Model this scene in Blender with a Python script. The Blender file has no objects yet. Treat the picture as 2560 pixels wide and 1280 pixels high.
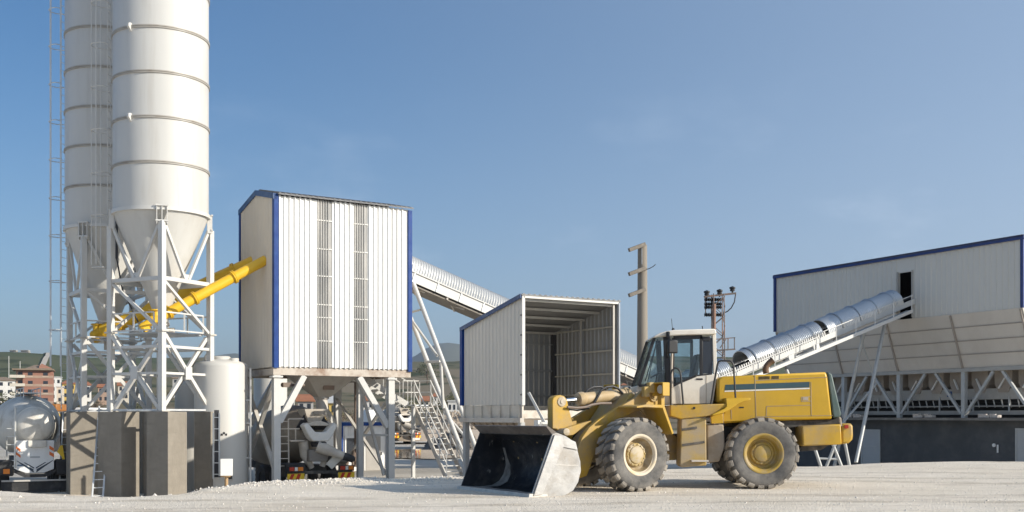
import bpy, bmesh, math, random
from mathutils import Vector as V, Matrix, noise as mnoise
random.seed(7)
R = math.radians
S = bpy.context.scene
COL = S.collection
# ------------------------------------------------------------------ camera, light, exposure
F, HZ, CH = 2778.0, 1040.0, 1.65           # focal length in photo pixels, horizon row, eye height
cd = bpy.data.cameras.new('camera'); cam = bpy.data.objects.new('camera', cd); COL.objects.link(cam)
cam.location = (0, 0, CH); cam.rotation_euler = (R(90), 0, 0)
cd.sensor_width = 36; cd.lens = 36*F/2560; cd.shift_y = (HZ-640)/2560
cd.clip_start = 0.1; cd.clip_end = 60000
S.camera = cam
SUN_EL = R(22.8); SUN_AZ = V((.940, -.342, 0)).normalized()
sd = bpy.data.lights.new('sun', 'SUN'); sun = bpy.data.objects.new('sun', sd); COL.objects.link(sun)
sd.energy = 5.0; sd.angle = R(.5); sd.color = (1, .93, .81)
sdir = V((SUN_AZ.x*math.cos(SUN_EL), SUN_AZ.y*math.cos(SUN_EL), math.sin(SUN_EL)))
sun.rotation_euler = sdir.to_track_quat('Z', 'Y').to_euler(); sun.location = sdir*60
wd = bpy.data.worlds.new('World'); S.world = wd; wd.use_nodes = True
wn, wl = wd.node_tree.nodes, wd.node_tree.links
bg = wn['Background']; sky = wn.new('ShaderNodeTexSky'); sky.sky_type = 'NISHITA'; sky.sun_disc = False
sky.sun_elevation = SUN_EL; sky.sun_rotation = math.atan2(SUN_AZ.x, SUN_AZ.y)
sky.altitude = 200; sky.air_density = 1.0; sky.dust_density = 1.0; sky.ozone_density = 4.0
bg.inputs['Strength'].default_value = .098
hs = wn.new('ShaderNodeHueSaturation'); hs.inputs['Saturation'].default_value = 1.22; wl.new(sky.outputs[0], hs.inputs['Color'])
# thin aerosol veil: the air brightens toward the sun's side and toward the horizon, with a few faint cloud wisps
wtc = wn.new('ShaderNodeTexCoord')
def wm(op, a, b=None, c=None):
    n = wn.new('ShaderNodeMath'); n.operation = op
    for i, v in enumerate((a, b, c)):
        if v is None: continue
        if isinstance(v, (int, float)): n.inputs[i].default_value = v
        else: wl.new(v, n.inputs[i])
    return n.outputs[0]
def wr(v, lo, hi, a, b):
    n = wn.new('ShaderNodeMapRange'); n.interpolation_type = 'SMOOTHSTEP'
    for i, q in enumerate((lo, hi, a, b)): n.inputs[i+1].default_value = q
    wl.new(v, n.inputs[0]); return n.outputs[0]
dt = wn.new('ShaderNodeVectorMath'); dt.operation = 'DOT_PRODUCT'; wl.new(wtc.outputs['Generated'], dt.inputs[0]); dt.inputs[1].default_value = SUN_AZ
sz = wn.new('ShaderNodeSeparateXYZ'); wl.new(wtc.outputs['Generated'], sz.inputs[0])
veil = wm('ADD', wr(dt.outputs['Value'], -.75, .35, .06, .52), wr(sz.outputs[2], .34, -.02, 0, .30))
mpn = wn.new('ShaderNodeMapping'); mpn.inputs['Scale'].default_value = (1, 1, 2.4); wl.new(wtc.outputs['Generated'], mpn.inputs[0])
nzn = wn.new('ShaderNodeTexNoise'); nzn.inputs['Scale'].default_value = 5.5; nzn.inputs['Detail'].default_value = 7; nzn.inputs['Roughness'].default_value = .6; wl.new(mpn.outputs[0], nzn.inputs['Vector'])
wisp = wm('MULTIPLY', wr(nzn.outputs[0], .52, .80, 0, .42), wm('MULTIPLY', wr(sz.outputs[2], .0, .09, 0, 1), wr(sz.outputs[2], .34, .12, 0, 1)))
veil = wm('MINIMUM', wm('ADD', veil, wisp), .9)
vmx = wn.new('ShaderNodeMix'); vmx.data_type = 'RGBA'; wl.new(veil, vmx.inputs[0]); wl.new(hs.outputs[0], vmx.inputs[6]); vmx.inputs[7].default_value = (4.4, 5.55, 7.1, 1)
wl.new(vmx.outputs[2], bg.inputs['Color'])
S.view_settings.view_transform = 'Standard'; S.view_settings.look = 'None'
S.view_settings.exposure = 0.28; S.view_settings.gamma = 1
S.cycles.max_bounces = 8; S.cycles.transparent_max_bounces = 16

# ------------------------------------------------------------------ helpers
def P(x, y, Y): return V(((x-1280)*Y/F, Y, CH-(y-HZ)*Y/F))
Z = V((0, 0, 1))
A = R(32); U = V((math.cos(A), math.sin(A), 0)); N = V((-math.sin(A), math.cos(A), 0))   # the plant's own grid
BASE = {}
class MB:
    def __init__(s, T=None): s.v = []; s.f = []; s.T = T
    def add(s, vs, fs):
        n = len(s.v)
        for p in vs:
            p = V(p); s.v.append(s.T(p) if s.T else p)
        s.f += [tuple(i+n for i in f) for f in fs]; return s
    def box(s, c, sx, sy, sz, X=V((1,0,0)), Y=V((0,1,0)), Zz=Z):
        c = V(c); vs = [c+X*(sx/2*a)+Y*(sy/2*b)+Zz*(sz/2*d) for a in (-1,1) for b in (-1,1) for d in (-1,1)]
        return s.add(vs, [(0,1,3,2),(4,6,7,5),(0,4,5,1),(2,3,7,6),(0,2,6,4),(1,5,7,3)])
    def beam(s, p, q, w, h=None, up=Z):
        p = V(p); q = V(q); h = h or w; d = (q-p); L = d.length; d.normalize()
        x = d.cross(up)
        if x.length < 1e-3: x = d.cross(V((1,0,0)))
        x.normalize(); y = x.cross(d)
        return s.box((p+q)/2, L, w, h, d, x, y)
    def tube(s, pts, r, n=8):
        pts = [V(p) for p in pts]; m = len(pts); rr = r if isinstance(r, (list, tuple)) else [r]*m
        vs = []; ref = None
        for i, p in enumerate(pts):
            d = (pts[min(i+1, m-1)]-pts[max(i-1, 0)]).normalized()
            if ref is None: ref = d.cross(Z) if abs(d.z) < .95 else d.cross(V((1,0,0)))
            x = (ref-d*ref.dot(d)).normalized(); ref = x; y = d.cross(x)
            vs += [p+x*(rr[i]*math.cos(2*math.pi*k/n))+y*(rr[i]*math.sin(2*math.pi*k/n)) for k in range(n)]
        fs = [(i*n+k, i*n+(k+1)%n, (i+1)*n+(k+1)%n, (i+1)*n+k) for i in range(m-1) for k in range(n)]
        fs += [tuple(range(n))[::-1], tuple(range((m-1)*n, m*n))]
        return s.add(vs, fs)
    def lathe(s, o, ax, prof, n=32, a0=0, a1=None, ref=None):
        o = V(o); ax = V(ax).normalized()
        x = V(ref) if ref else (ax.cross(Z) if abs(ax.z) < .95 else V((1,0,0)))
        x = (x-ax*x.dot(ax)).normalized(); y = ax.cross(x)
        full = a1 is None; m = n if full else n+1; a1 = 2*math.pi if full else a1
        vs = [o+ax*t+x*(r*math.cos(a0+(a1-a0)*k/n))+y*(r*math.sin(a0+(a1-a0)*k/n)) for (r, t) in prof for k in range(m)]
        fs = []
        for i in range(len(prof)-1):
            for k in range(n):
                k2 = (k+1) % m
                fs.append((i*m+k, i*m+k2, (i+1)*m+k2, (i+1)*m+k))
        return s.add(vs, fs)
    def prism(s, poly, fn, d0, d1):
        n = len(poly); vs = [fn(a, b, d0) for a, b in poly]+[fn(a, b, d1) for a, b in poly]
        return s.add(vs, [tuple(range(n))[::-1], tuple(range(n, 2*n))]+[(i, (i+1) % n, n+(i+1) % n, n+i) for i in range(n)])
    def ribs(s, o, d, nrm, L, z0, ztop, pitch, hgt=.03, wb=.05, wt=.024, skip=None):
        k = 0; t = pitch/2
        while t < L-wb:
            if not (skip and skip(t)):
                q = o+d*t; zt = ztop(t) if callable(ztop) else ztop; zb = z0(t) if callable(z0) else z0
                vs = []
                for zz in (zb, zt):
                    vs += [q-d*(wb/2)+Z*zz, q-d*(wt/2)+nrm*hgt+Z*zz, q+d*(wt/2)+nrm*hgt+Z*zz, q+d*(wb/2)+Z*zz]
                s.add(vs, [(0,1,5,4),(1,2,6,5),(2,3,7,6),(0,3,2,1),(4,5,6,7)])
            t += pitch
        return s
    def build(s, name, mat, parent=None, smooth=35, bevel=0, at=None, kind=None, label=None):
        bm = bmesh.new()
        off = BASE[parent.name] if parent else (V(at) if at is not None else V((0,0,0)))
        vv = [bm.verts.new(p-off) for p in s.v]
        for f in s.f:
            try: bm.faces.new([vv[i] for i in f])
            except ValueError: pass
        bmesh.ops.recalc_face_normals(bm, faces=bm.faces)
        me = bpy.data.meshes.new(name); bm.to_mesh(me); bm.free()
        o = bpy.data.objects.new(name, me); COL.objects.link(o); me.materials.append(mat)
        if smooth:
            me.polygons.foreach_set('use_smooth', [True]*len(me.polygons)); me.set_sharp_from_angle(angle=R(smooth))
        if bevel:
            b = o.modifiers.new('bevel', 'BEVEL'); b.width = bevel; b.segments = 2; b.limit_method = 'ANGLE'; b.angle_limit = R(40)
        if parent: o.parent = parent; BASE[o.name] = off
        else: o.location = off; BASE[o.name] = off
        if kind: o['kind'] = kind
        if label: o['label'] = label
        return o
def tag(o, label, cat, group=None, kind=None):
    o['label'] = label; o['category'] = cat
    if group: o['group'] = group
    if kind: o['kind'] = kind
    return o
def thing(name, label, cat, loc, group=None):
    o = bpy.data.objects.new(name, None); COL.objects.link(o); o.location = loc; o.empty_display_size = .3
    BASE[o.name] = V(loc); return tag(o, label, cat, group)
def copy_thing(o, loc, rz=None, label=None, scale=None):
    def rec(a, par):
        c = a.copy(); COL.objects.link(c)
        if par: c.parent = par
        for ch in list(a.children): rec(ch, c)
        return c
    c = rec(o, None); c.location = loc
    if rz is not None: c.rotation_euler = (0, 0, rz)
    if scale: c.scale = (scale,)*3
    if label: c['label'] = label
    return c

# ------------------------------------------------------------------ materials
MATS = {}
def mat(name, col, rough=.5, metal=0.0, var=.1, scale=2.0, dirt=None, damt=.5, dscale=1.0, dlo=.48, dhi=.7, stretch=(1,1,1), bump=0, bscale=40, spec=.5, d2=None, d2lo=.6, d2hi=.7, d2scale=6, d2stretch=(1,1,1)):
    if name in MATS: return MATS[name]
    m = bpy.data.materials.new(name); m.use_nodes = True; n, l = m.node_tree.nodes, m.node_tree.links
    b = n['Principled BSDF']; b.inputs['Roughness'].default_value = rough; b.inputs['Metallic'].default_value = metal
    b.inputs['Specular IOR Level'].default_value = spec
    tc = n.new('ShaderNodeTexCoord')
    def nz(sc, st, det=6):
        mp = n.new('ShaderNodeMapping'); mp.inputs['Scale'].default_value = st; l.new(tc.outputs['Object'], mp.inputs[0])
        t = n.new('ShaderNodeTexNoise'); t.inputs['Scale'].default_value = sc; t.inputs['Detail'].default_value = det; t.inputs['Roughness'].default_value = .65
        l.new(mp.outputs[0], t.inputs['Vector']); return t.outputs['Fac']
    def ramp(src, lo, hi, a=0., c=1.):
        r = n.new('ShaderNodeMapRange'); r.inputs[1].default_value = lo; r.inputs[2].default_value = hi
        r.inputs[3].default_value = a; r.inputs[4].default_value = c; l.new(src, r.inputs[0]); return r.outputs[0]
    def mix(f, a, c):
        x = n.new('ShaderNodeMix'); x.data_type = 'RGBA'
        if isinstance(f, float): x.inputs[0].default_value = f
        else: l.new(f, x.inputs[0])
        for i, q in ((6, a), (7, c)):
            if isinstance(q, tuple): x.inputs[i].default_value = (*q, 1)
            else: l.new(q, x.inputs[i])
        return x.outputs[2]
    c = mix(ramp(nz(scale, stretch), .3, .7), tuple(k*(1-var) for k in col), tuple(min(1, k*(1+var)) for k in col))
    if dirt: c = mix(ramp(nz(dscale, stretch, 8), dlo, dhi, 0, damt), c, dirt)
    if d2: c = mix(ramp(nz(d2scale, d2stretch, 5), d2lo, d2hi, 0, .8), c, d2)
    l.new(c, b.inputs['Base Color'])
    if rough < .9:
        l.new(ramp(nz(scale*1.7, stretch), .3, .7, max(.05, rough-.08), min(1, rough+.1)), b.inputs['Roughness'])
    if bump:
        bp = n.new('ShaderNodeBump'); bp.inputs['Strength'].default_value = bump; bp.inputs['Distance'].default_value = .02
        l.new(nz(bscale, stretch), bp.inputs['Height']); l.new(bp.outputs[0], b.inputs['Normal'])
    MATS[name] = m; return m
M_silo = mat('white silo paint', (.56,.55,.52), .42, 0, .03, .8, (.46,.42,.36), .55, .55, .48, .74, (1,1,.22), 0, 40, .4, (.47,.445,.40), .50, .72, 2.2, (1,1,.07))
M_hoop = mat('cream ring steel', (.40,.375,.335), .5, 0, .08, 3, (.25,.2,.15), .5, 2)
M_frame = mat('white frame paint', (.60,.59,.56), .42, 0, .04, 2, (.55,.48,.4), .45, 1.3, .52, .75)
M_frame2 = mat('weathered white frame', (.55,.52,.47), .5, 0, .06, 2, (.42,.34,.27), .6, 1.4, .48, .68)
M_galv = mat('galvanised rail', (.50,.52,.53), .4, .6, .12, 4)
M_galvl = mat('light galvanised steel', (.66,.67,.67), .4, .3, .08, 4)
M_dark = mat('black rubber and grease', (.025,.025,.027), .6, 0, .3, 4, (.10,.09,.08), .5, 3)
M_cable = mat('dark cable', (.05,.05,.055), .5)
M_conc = mat('board marked concrete', (.285,.255,.212), .92, 0, .14, .9, (.15,.132,.108), .7, .8, .42, .68, (1,1,.45), .5, 9, .2, (.235,.208,.172), .48, .66, 5, (.35,.35,1.5))
M_yel = mat('yellow conveyor paint', (.78,.47,.025), .38, 0, .07, 2, (.50,.30,.05), .35, 2)
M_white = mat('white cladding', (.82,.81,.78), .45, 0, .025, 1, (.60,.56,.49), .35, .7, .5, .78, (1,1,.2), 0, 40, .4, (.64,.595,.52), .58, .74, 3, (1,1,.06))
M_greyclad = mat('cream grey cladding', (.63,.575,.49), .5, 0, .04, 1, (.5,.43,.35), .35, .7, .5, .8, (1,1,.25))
M_blue = mat('blue trim paint', (.002,.040,.205), .5, 0, .12, 2.5, (.02,.09,.27), .5, 3, spec=.3)
M_blue2 = mat('faded blue trim', (.008,.055,.175), .5, 0, .15, 2.5, (.12,.17,.24), .5, 3)
M_roofdk = mat('dark roof edge', (.17,.17,.175), .6, 0, .15, 3)
M_rust = mat('rust streaked steel', (.52,.46,.39), .6, 0, .12, 2, (.22,.12,.07), .8, 1.6, .46, .66)
M_tank = mat('white tank paint', (.60,.58,.535), .4, 0, .03, .8, (.60,.55,.47), .4, .8, .5, .8, (1,1,.3))
M_pipe = mat('brown pipe', (.20,.15,.12), .6, 0, .2, 4)
M_elbox = mat('white box paint', (.80,.79,.75), .4, 0, .03)
# translucent roof-light sheet
def sheet_mat():
    m = bpy.data.materials.new('translucent rooflight sheet'); m.use_nodes = True; n, l = m.node_tree.nodes, m.node_tree.links
    b = n['Principled BSDF']; b.inputs['Roughness'].default_value = .35
    tc = n.new('ShaderNodeTexCoord'); mp = n.new('ShaderNodeMapping'); mp.inputs['Scale'].default_value = (1,1,.35); l.new(tc.outputs['Object'], mp.inputs[0])
    t = n.new('ShaderNodeTexNoise'); t.inputs['Scale'].default_value = .9; t.inputs['Detail'].default_value = 6; l.new(mp.outputs[0], t.inputs['Vector'])
    r = n.new('ShaderNodeValToRGB'); r.color_ramp.elements[0].position = .36; r.color_ramp.elements[1].position = .66
    r.color_ramp.elements[0].color = (.38,.375,.36,1); r.color_ramp.elements[1].color = (.76,.72,.66,1); l.new(t.outputs[0], r.inputs[0])
    l.new(r.outputs[0], b.inputs['Base Color'])
    tr = n.new('ShaderNodeBsdfTransparent'); mx = n.new('ShaderNodeMixShader'); mx.inputs[0].default_value = .72
    l.new(tr.outputs[0], mx.inputs[1]); l.new(b.outputs[0], mx.inputs[2]); l.new(mx.outputs[0], n['Material Output'].inputs['Surface'])
    return m
M_sheet = sheet_mat()
def glass_mat(name, tint, fac):
    m = bpy.data.materials.new(name); m.use_nodes = True; n, l = m.node_tree.nodes, m.node_tree.links
    g = n.new('ShaderNodeBsdfGlossy'); g.inputs['Roughness'].default_value = .03; g.inputs['Color'].default_value = (.9,.95,1,1)
    tr = n.new('ShaderNodeBsdfTransparent'); tr.inputs['Color'].default_value = (*tint, 1)
    fr = n.new('ShaderNodeFresnel'); fr.inputs['IOR'].default_value = 1.45
    mt = n.new('ShaderNodeMath'); mt.operation = 'MULTIPLY_ADD'; mt.inputs[1].default_value = .55; mt.inputs[2].default_value = fac
    l.new(fr.outputs[0], mt.inputs[0])
    mx = n.new('ShaderNodeMixShader'); l.new(mt.outputs[0], mx.inputs[0]); l.new(tr.outputs[0], mx.inputs[1]); l.new(g.outputs[0], mx.inputs[2])
    l.new(mx.outputs[0], n['Material Output'].inputs['Surface']); return m
M_glass = glass_mat('cab glass', (.80,.86,.86), .03)
M_pane = mat('window pane dark', (.03,.035,.045), .15, 0, .1)

# ------------------------------------------------------------------ ground
C0 = P(685, 1040, 38.0); C0.z = 0           # near corner of the batching house
EX = [-3000,0,170,310,450,560,620,900,1140,1500,1900,2300,2560,6000]
EE = [20,24.2,22.9,22.2,23.0,25.0,26.6,27.8,29.2,33,36.0,36.5,36.5,36.5]
EL = [-1.1,-1.1,-1.1,-1.15,-1.15,-1.05,-.95,-.72,-.7,-.7,-.8,-.9,-.9,-.9]
EW = [5,5,5,5,5,6,8,11,11,9,4,3,3,3]
def lerp(xs, ys, x):
    if x <= xs[0]: return ys[0]
    for i in range(len(xs)-1):
        if x <= xs[i+1]:
            t = (x-xs[i])/(xs[i+1]-xs[i]); return ys[i]+(ys[i+1]-ys[i])*t
    return ys[-1]
def sst(a, b, x):
    t = max(0., min(1., (x-a)/(b-a))); return t*t*(3-2*t)
def gz(x, y):
    if y < 4: return 0.0
    a = 1280+F*x/y; a = max(-3000, min(6000, a))
    e = lerp(EX, EE, a); zl = lerp(EX, EL, a); w = lerp(EX, EW, a)
    h = zl*sst(e, e+w, y)
    q = mnoise.noise(V((x*.22, y*.22, 3)))*.07+mnoise.noise(V((x*.7, y*.7, 9)))*.03+mnoise.noise(V((x*2.1, y*2.1, 5)))*.014
    fl = math.exp(-((x-2.6)**2/34+(y-24.8)**2/12)**2)
    h += q*(1-.85*fl)*(.7 if y < e+1 else .5)
    h += .13*sst(1950, 2250, a)*sst(29, 35, y)*(1-sst(e, e+3, y))
    if 480 < a < 1130: h += .07*math.exp(-((y-e-.6)/.8)**2)*max(0, mnoise.noise(V((x*.5, y*.3, 1)))+.35)
    p = V((x, y, 0))-C0; u = p.dot(U); v = p.dot(N)
    h -= .35*sst(-.6, .4, u)*(1-sst(3.4, 4.4, u))*sst(-3, .2, v)*(1-sst(12, 18, v))
    return h
def axis(lo, hi, step, far, g=1.22):
    a = []; x = lo
    while x <= hi+1e-6: a.append(x); x += step
    d = step; x = hi
    while x < far: d *= g; x += d; a.append(x)
    d = step; x = lo; b = []
    while x > -far: d *= g; x -= d; b.append(x)
    return b[::-1]+a
def grid(xs, ys, fn):
    m = MB(); m.v = [V((x, y, fn(x, y))) for y in ys for x in xs]; n = len(xs)
    m.f = [(j*n+i, j*n+i+1, (j+1)*n+i+1, (j+1)*n+i) for j in range(len(ys)-1) for i in range(n-1)]
    return m
def ground_mat():
    m = bpy.data.materials.new('limestone gravel'); m.use_nodes = True; n, l = m.node_tree.nodes, m.node_tree.links
    b = n['Principled BSDF']; b.inputs['Roughness'].default_value = .95; b.inputs['Specular IOR Level'].default_value = .15
    tc = n.new('ShaderNodeTexCoord')
    def nz(sc, det=6, st=(1,1,1), tp='n'):
        mp = n.new('ShaderNodeMapping'); mp.inputs['Scale'].default_value = st; l.new(tc.outputs['Object'], mp.inputs[0])
        if tp == 'n':
            t = n.new('ShaderNodeTexNoise'); t.inputs['Detail'].default_value = det; t.inputs['Roughness'].default_value = .7
        else: t = n.new('ShaderNodeTexVoronoi')
        t.inputs['Scale'].default_value = sc; l.new(mp.outputs[0], t.inputs['Vector']); return t.outputs[0]
    def mr(src, lo, hi, a=0., c=1.):
        r = n.new('ShaderNodeMapRange'); r.inputs[1].default_value = lo; r.inputs[2].default_value = hi; r.inputs[3].default_value = a; r.inputs[4].default_value = c
        l.new(src, r.inputs[0]); return r.outputs[0]
    def mix(f, a, c):
        x = n.new('ShaderNodeMix'); x.data_type = 'RGBA'; l.new(f, x.inputs[0])
        for i, q in ((6, a), (7, c)):
            if isinstance(q, tuple): x.inputs[i].default_value = (*q, 1)
            else: l.new(q, x.inputs[i])
        return x.outputs[2]
    c = mix(mr(nz(.35), .35, .65), (.75,.665,.54), (.86,.775,.655))
    c = mix(mr(nz(.9, 8, (.35,1,1)), .52, .68, 0, .65), c, (.55,.465,.37))
    c = mix(mr(nz(1.6, 9, (.12,1,1)), .54, .66, 0, .55), c, (.60,.52,.42))
    c = mix(mr(nz(.5, 9, (.3,1,1)), .56, .64, 0, .5), c, (.50,.44,.36))
    c = mix(mr(nz(14, 4), .56, .66, 0, .55), c, (.40,.365,.32))
    c = mix(mr(nz(22, 4), .62, .7, 0, .7), c, (.88,.85,.80))
    spx = n.new('ShaderNodeSeparateXYZ'); l.new(tc.outputs['Object'], spx.inputs[0])
    def mth(op, a, b2=None):
        k = n.new('ShaderNodeMath'); k.operation = op
        for i, q in enumerate((a, b2)):
            if q is None: continue
            if isinstance(q, (int, float)): k.inputs[i].default_value = q
            else: l.new(q, k.inputs[i])
        return k.outputs[0]
    tr = None
    for c0, am, f, ph in ((20.2,1.1,.16,.4),(22.2,1.1,.16,.5),(27.6,1.6,.11,2.0),(29.7,1.6,.11,2.1),(31.6,.9,.2,1.0),(18.6,.5,.3,3.0)):
        yy = mth('SUBTRACT', spx.outputs[1], mth('ADD', mth('MULTIPLY', mth('SINE', mth('ADD', mth('MULTIPLY', spx.outputs[0], f), ph)), am), c0))
        q = mr(mth('ABSOLUTE', yy), .42, .12); tr = q if tr is None else mth('MAXIMUM', tr, q)
    tr = mth('MULTIPLY', tr, mr(nz(1.3, 6, (.5,1,1)), .40, .58, .0, .85))
    c = mix(tr, c, (.53,.455,.36))
    # the worked yard behind is darker, damp earth
    sp = n.new('ShaderNodeSeparateXYZ'); l.new(tc.outputs['Object'], sp.inputs[0])
    yard = mix(mr(nz(.12, 6, (.25,1,1)), .4, .6), (.42,.375,.31), (.56,.52,.46))
    yard = mix(mr(nz(.3, 6, (.2,1,1)), .55, .7, 0, .7), yard, (.27,.235,.19))
    c = mix(mr(sp.outputs[1], 39, 47), c, yard)
    grass = mix(mr(nz(.02, 5), .4, .6), (.16,.15,.085), (.27,.22,.14))
    c = mix(mr(sp.outputs[1], 135, 190), c, grass)
    l.new(c, b.inputs['Base Color'])
    bp = n.new('ShaderNodeBump'); bp.inputs['Strength'].default_value = .9; bp.inputs['Distance'].default_value = .035
    ad = n.new('ShaderNodeMath'); ad.operation = 'ADD'; l.new(nz(9, 8), ad.inputs[0]); l.new(mr(nz(26, 2, (1,1,1), 'v'), 0, .6, .5, 0), ad.inputs[1])
    l.new(ad.outputs[0], bp.inputs['Height']); l.new(bp.outputs[0], b.inputs['Normal'])
    return m
g = grid(axis(-24, 26, .25, 9000), axis(13, 62, .25, 9000), gz).build('ground', ground_mat(), smooth=180, kind='structure')
# loose stones on the pad
st = MB()
for i in range(5200):
    y = 17+18*random.random()**.8; x = (random.uniform(-150, 2750)-1280)*y/F
    if i % 3 == 0: y = lerp(EX, EE, random.uniform(480, 1130)); x = random.gauss((random.uniform(480,1140)-1280)*y/F, .2); y = lerp(EX, EE, 1280+F*x/y)+random.gauss(.5, .7)
    r = random.choice((.008,.010,.013,.016,.022)) * (1.5 if i % 3 == 0 else 1)*(1.7 if i % 41 == 0 else 1); c = V((x, y, gz(x, y)+r*.3)); rot = random.random()*6
    vs = []
    for k in range(4): vs.append(c+V((math.cos(rot+k*1.57)*r*random.uniform(.7,1.3), math.sin(rot+k*1.57)*r*random.uniform(.7,1.3), -r*.2)))
    vs += [c+V((random.uniform(-.3,.3)*r, random.uniform(-.3,.3)*r, r*random.uniform(.5,1))), c-Z*r]
    st.add(vs, [(0,1,4),(1,2,4),(2,3,4),(3,0,4),(1,0,5),(2,1,5),(3,2,5),(0,3,5)])
tag(st.build('gravel_stones', mat('loose limestone', (.66,.61,.54), .95, 0, .3, 9), smooth=0), 'small loose limestone stones scattered over the pale gravel pad', 'stones', kind='stuff')
# ------------------------------------------------------------------ cement silos
def arcpts(c, r, a0, a1, n, z): return [c+V((math.cos(a0+(a1-a0)*k/n)*r, math.sin(a0+(a1-a0)*k/n)*r, z)) for k in range(n+1)]
def caged_ladder(root, foot, out, z0, z1, zc0, hoopz, mt=None):
    """vertical ladder: two rails, rungs, and a hooped safety cage standing off along 'out'"""
    t = V((-out.y, out.x, 0)); m = MB()
    for s in (-1, 1): m.beam(foot+t*(.21*s)+Z*z0, foot+t*(.21*s)+Z*z1, .032, .024)
    z = z0+.2
    while z < z1: m.beam(foot-t*.21+Z*z, foot+t*.21+Z*z, .016, .016); z += .3
    lad = m.build('cage_ladder', mt or M_galv, root)
    m = MB()
    for hz in hoopz:
        pts = [foot+t*.21+Z*hz]
        for k in range(13):
            a = math.pi*k/12; pts.append(foot+out*(.12+.36*math.sin(a)*1.25)+t*(.36*math.cos(a))+Z*hz)
        pts.append(foot-t*.21+Z*hz); m.tube(pts, .017, 4)
    for k in (2, 6, 10):
        a = math.pi*k/12; q = foot+out*(.12+.45*math.sin(a))+t*(.36*math.cos(a)); m.beam(q+Z*zc0, q+Z*z1, .026, .026)
    m.build('safety_cage', mt or M_galv, lad)
    return lad
def silo(c, d0, name_label, z_ring, hoop_z, ladder, r=1.552, rail=True, up_to=19.0, cone_to=5.0, zl=1.8, plate_mat=None):
    root = thing('cement_silo', name_label, 'silo', (c.x, c.y, zl), 'cement silos on steel legs')
    d0 = V((*d0, 0)).normalized(); d1 = V((-d0.y, d0.x, 0))     # d0 -> toward camera leg, d1 -> right leg
    if d1.x < 0: d1 = -d1
    lower = c.copy(); lower.z = 0
    m = MB(); m.lathe(lower, Z, [(r, z_ring), (r, up_to), (r*.9, up_to+.25), (.3, up_to+.7), (0, up_to+.7)], 72); m.build('barrel', M_silo, root)
    m = MB(); m.lathe(lower, Z, [(r-.002, z_ring), (.20, cone_to), (.20, cone_to-.25), (0, cone_to-.25)], 64); m.build('cone', M_silo, root)
    for i, hz in enumerate(hoop_z):
        m = MB(); m.lathe(lower, Z, [(r-.01, hz-.045), (r+.035, hz-.045), (r+.035, hz-.012), (r+.012, hz), (r+.035, hz+.012), (r+.035, hz+.045), (r-.01, hz+.045)], 72)
        m.build('hoop', M_hoop, root)
    m = MB(); m.lathe(lower, Z, [(r-.02, z_ring-.06), (r+.06, z_ring-.06), (r+.06, z_ring+.06), (r-.02, z_ring+.06)], 72); m.build('cone_collar', M_frame, root)
    L = 1.60; tops = z_ring-.42
    legs = [lower+d0*L, lower+d1*L, lower-d0*L, lower-d1*L]
    ia = V((d0+d1)).normalized(); ib = V((d0-d1)).normalized()
    for p in legs:
        m = MB(); m.box(p+Z*((tops+zl)/2), .19, .19, tops-zl, ia, ib); m.build('leg', M_frame, root, bevel=.01)
        m = MB(); o = (p-lower).normalized(); t = V((-o.y, o.x, 0))
        for s in (-1, 0, 1): m.box(p-o*.02+t*(.16*s)+Z*(tops+.2), .16, .025, .62, o, t)
        m.box(p+o*.05+t*0+Z*(tops+.0), .06, .40, .05, o, t); m.box(p+o*.05+Z*(tops+.5), .06, .40, .05, o, t)
        m.build('leg_bracket', M_frame, root)
        m = MB(); m.box(p+Z*(zl+.015), .34, .34, .03, ia, ib); m.build('base_plate', M_frame2, root)
        m = MB(); m.box(p+Z*(zl+2.62), .30, .30, .05, ia, ib); m.build('splice_plate', M_frame2, root)
    zb, zp, zx = zl+4.33, zl+2.62, zl+1.25
    def face(a, b, s):
        d = (b-a).normalized(); g = d*.1
        m = MB(); m.beam(a+g+Z*zb, b-g+Z*zb, .11, .13); m.build('tie_beam', M_frame, root)
        mid = (a+b)/2
        m = MB(); m.beam(a+g+Z*(tops-.05), mid-d*.08+Z*(zb+.06), .09, .09); m.beam(b-g+Z*(tops-.05), mid+d*.08+Z*(zb+.06), .09, .09)
        m.box(mid+Z*(zb+.12), .34, .02, .22, d, d.cross(Z)); m.build('brace', M_frame, root)
        m = MB(); m.beam((a+g if s else b-g)+Z*(zb-.1), (b-g if s else a+g)+Z*(zp+.05), .10, .09); m.build('brace', M_frame, root)
        m = MB(); m.beam(a+g*1.5+Z*(zl+.05), b-g*1.5+Z*(zl+.05), .10, .06); m.build('base_tie', M_galvl, root)
        m = MB(); m.beam(a+g+Z*(zl+2.12), b-g+Z*(zl+2.12), .09, .09); m.beam(a+g+Z*zx, b-g+Z*zx, .07, .08); m.build('tie_beam', M_frame, root)
        m = MB(); nn = d.cross(Z)
        m.beam(a+g+Z*(zp-.12)+nn*.02, b-g+Z*(zl+.1)+nn*.02, .10, .12); m.beam(b-g+Z*(zp-.12)-nn*.09, a+g+Z*(zl+.1)-nn*.09, .10, .12)
        m.box(mid+Z*(zx+.02)+nn*.09, .30, .02, .42, d, nn); m.build('brace', M_frame, root)
    face(legs[0], legs[1], True); face(legs[3], legs[0], True); face(legs[1], legs[2], False); face(legs[2], legs[3], True)
    # working platform with hand rail around the outlet
    m = MB(); m.box(lower+Z*(zp-.03), 1.9, 1.9, .05, ia, ib); m.build('platform', M_galv, root)
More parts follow.
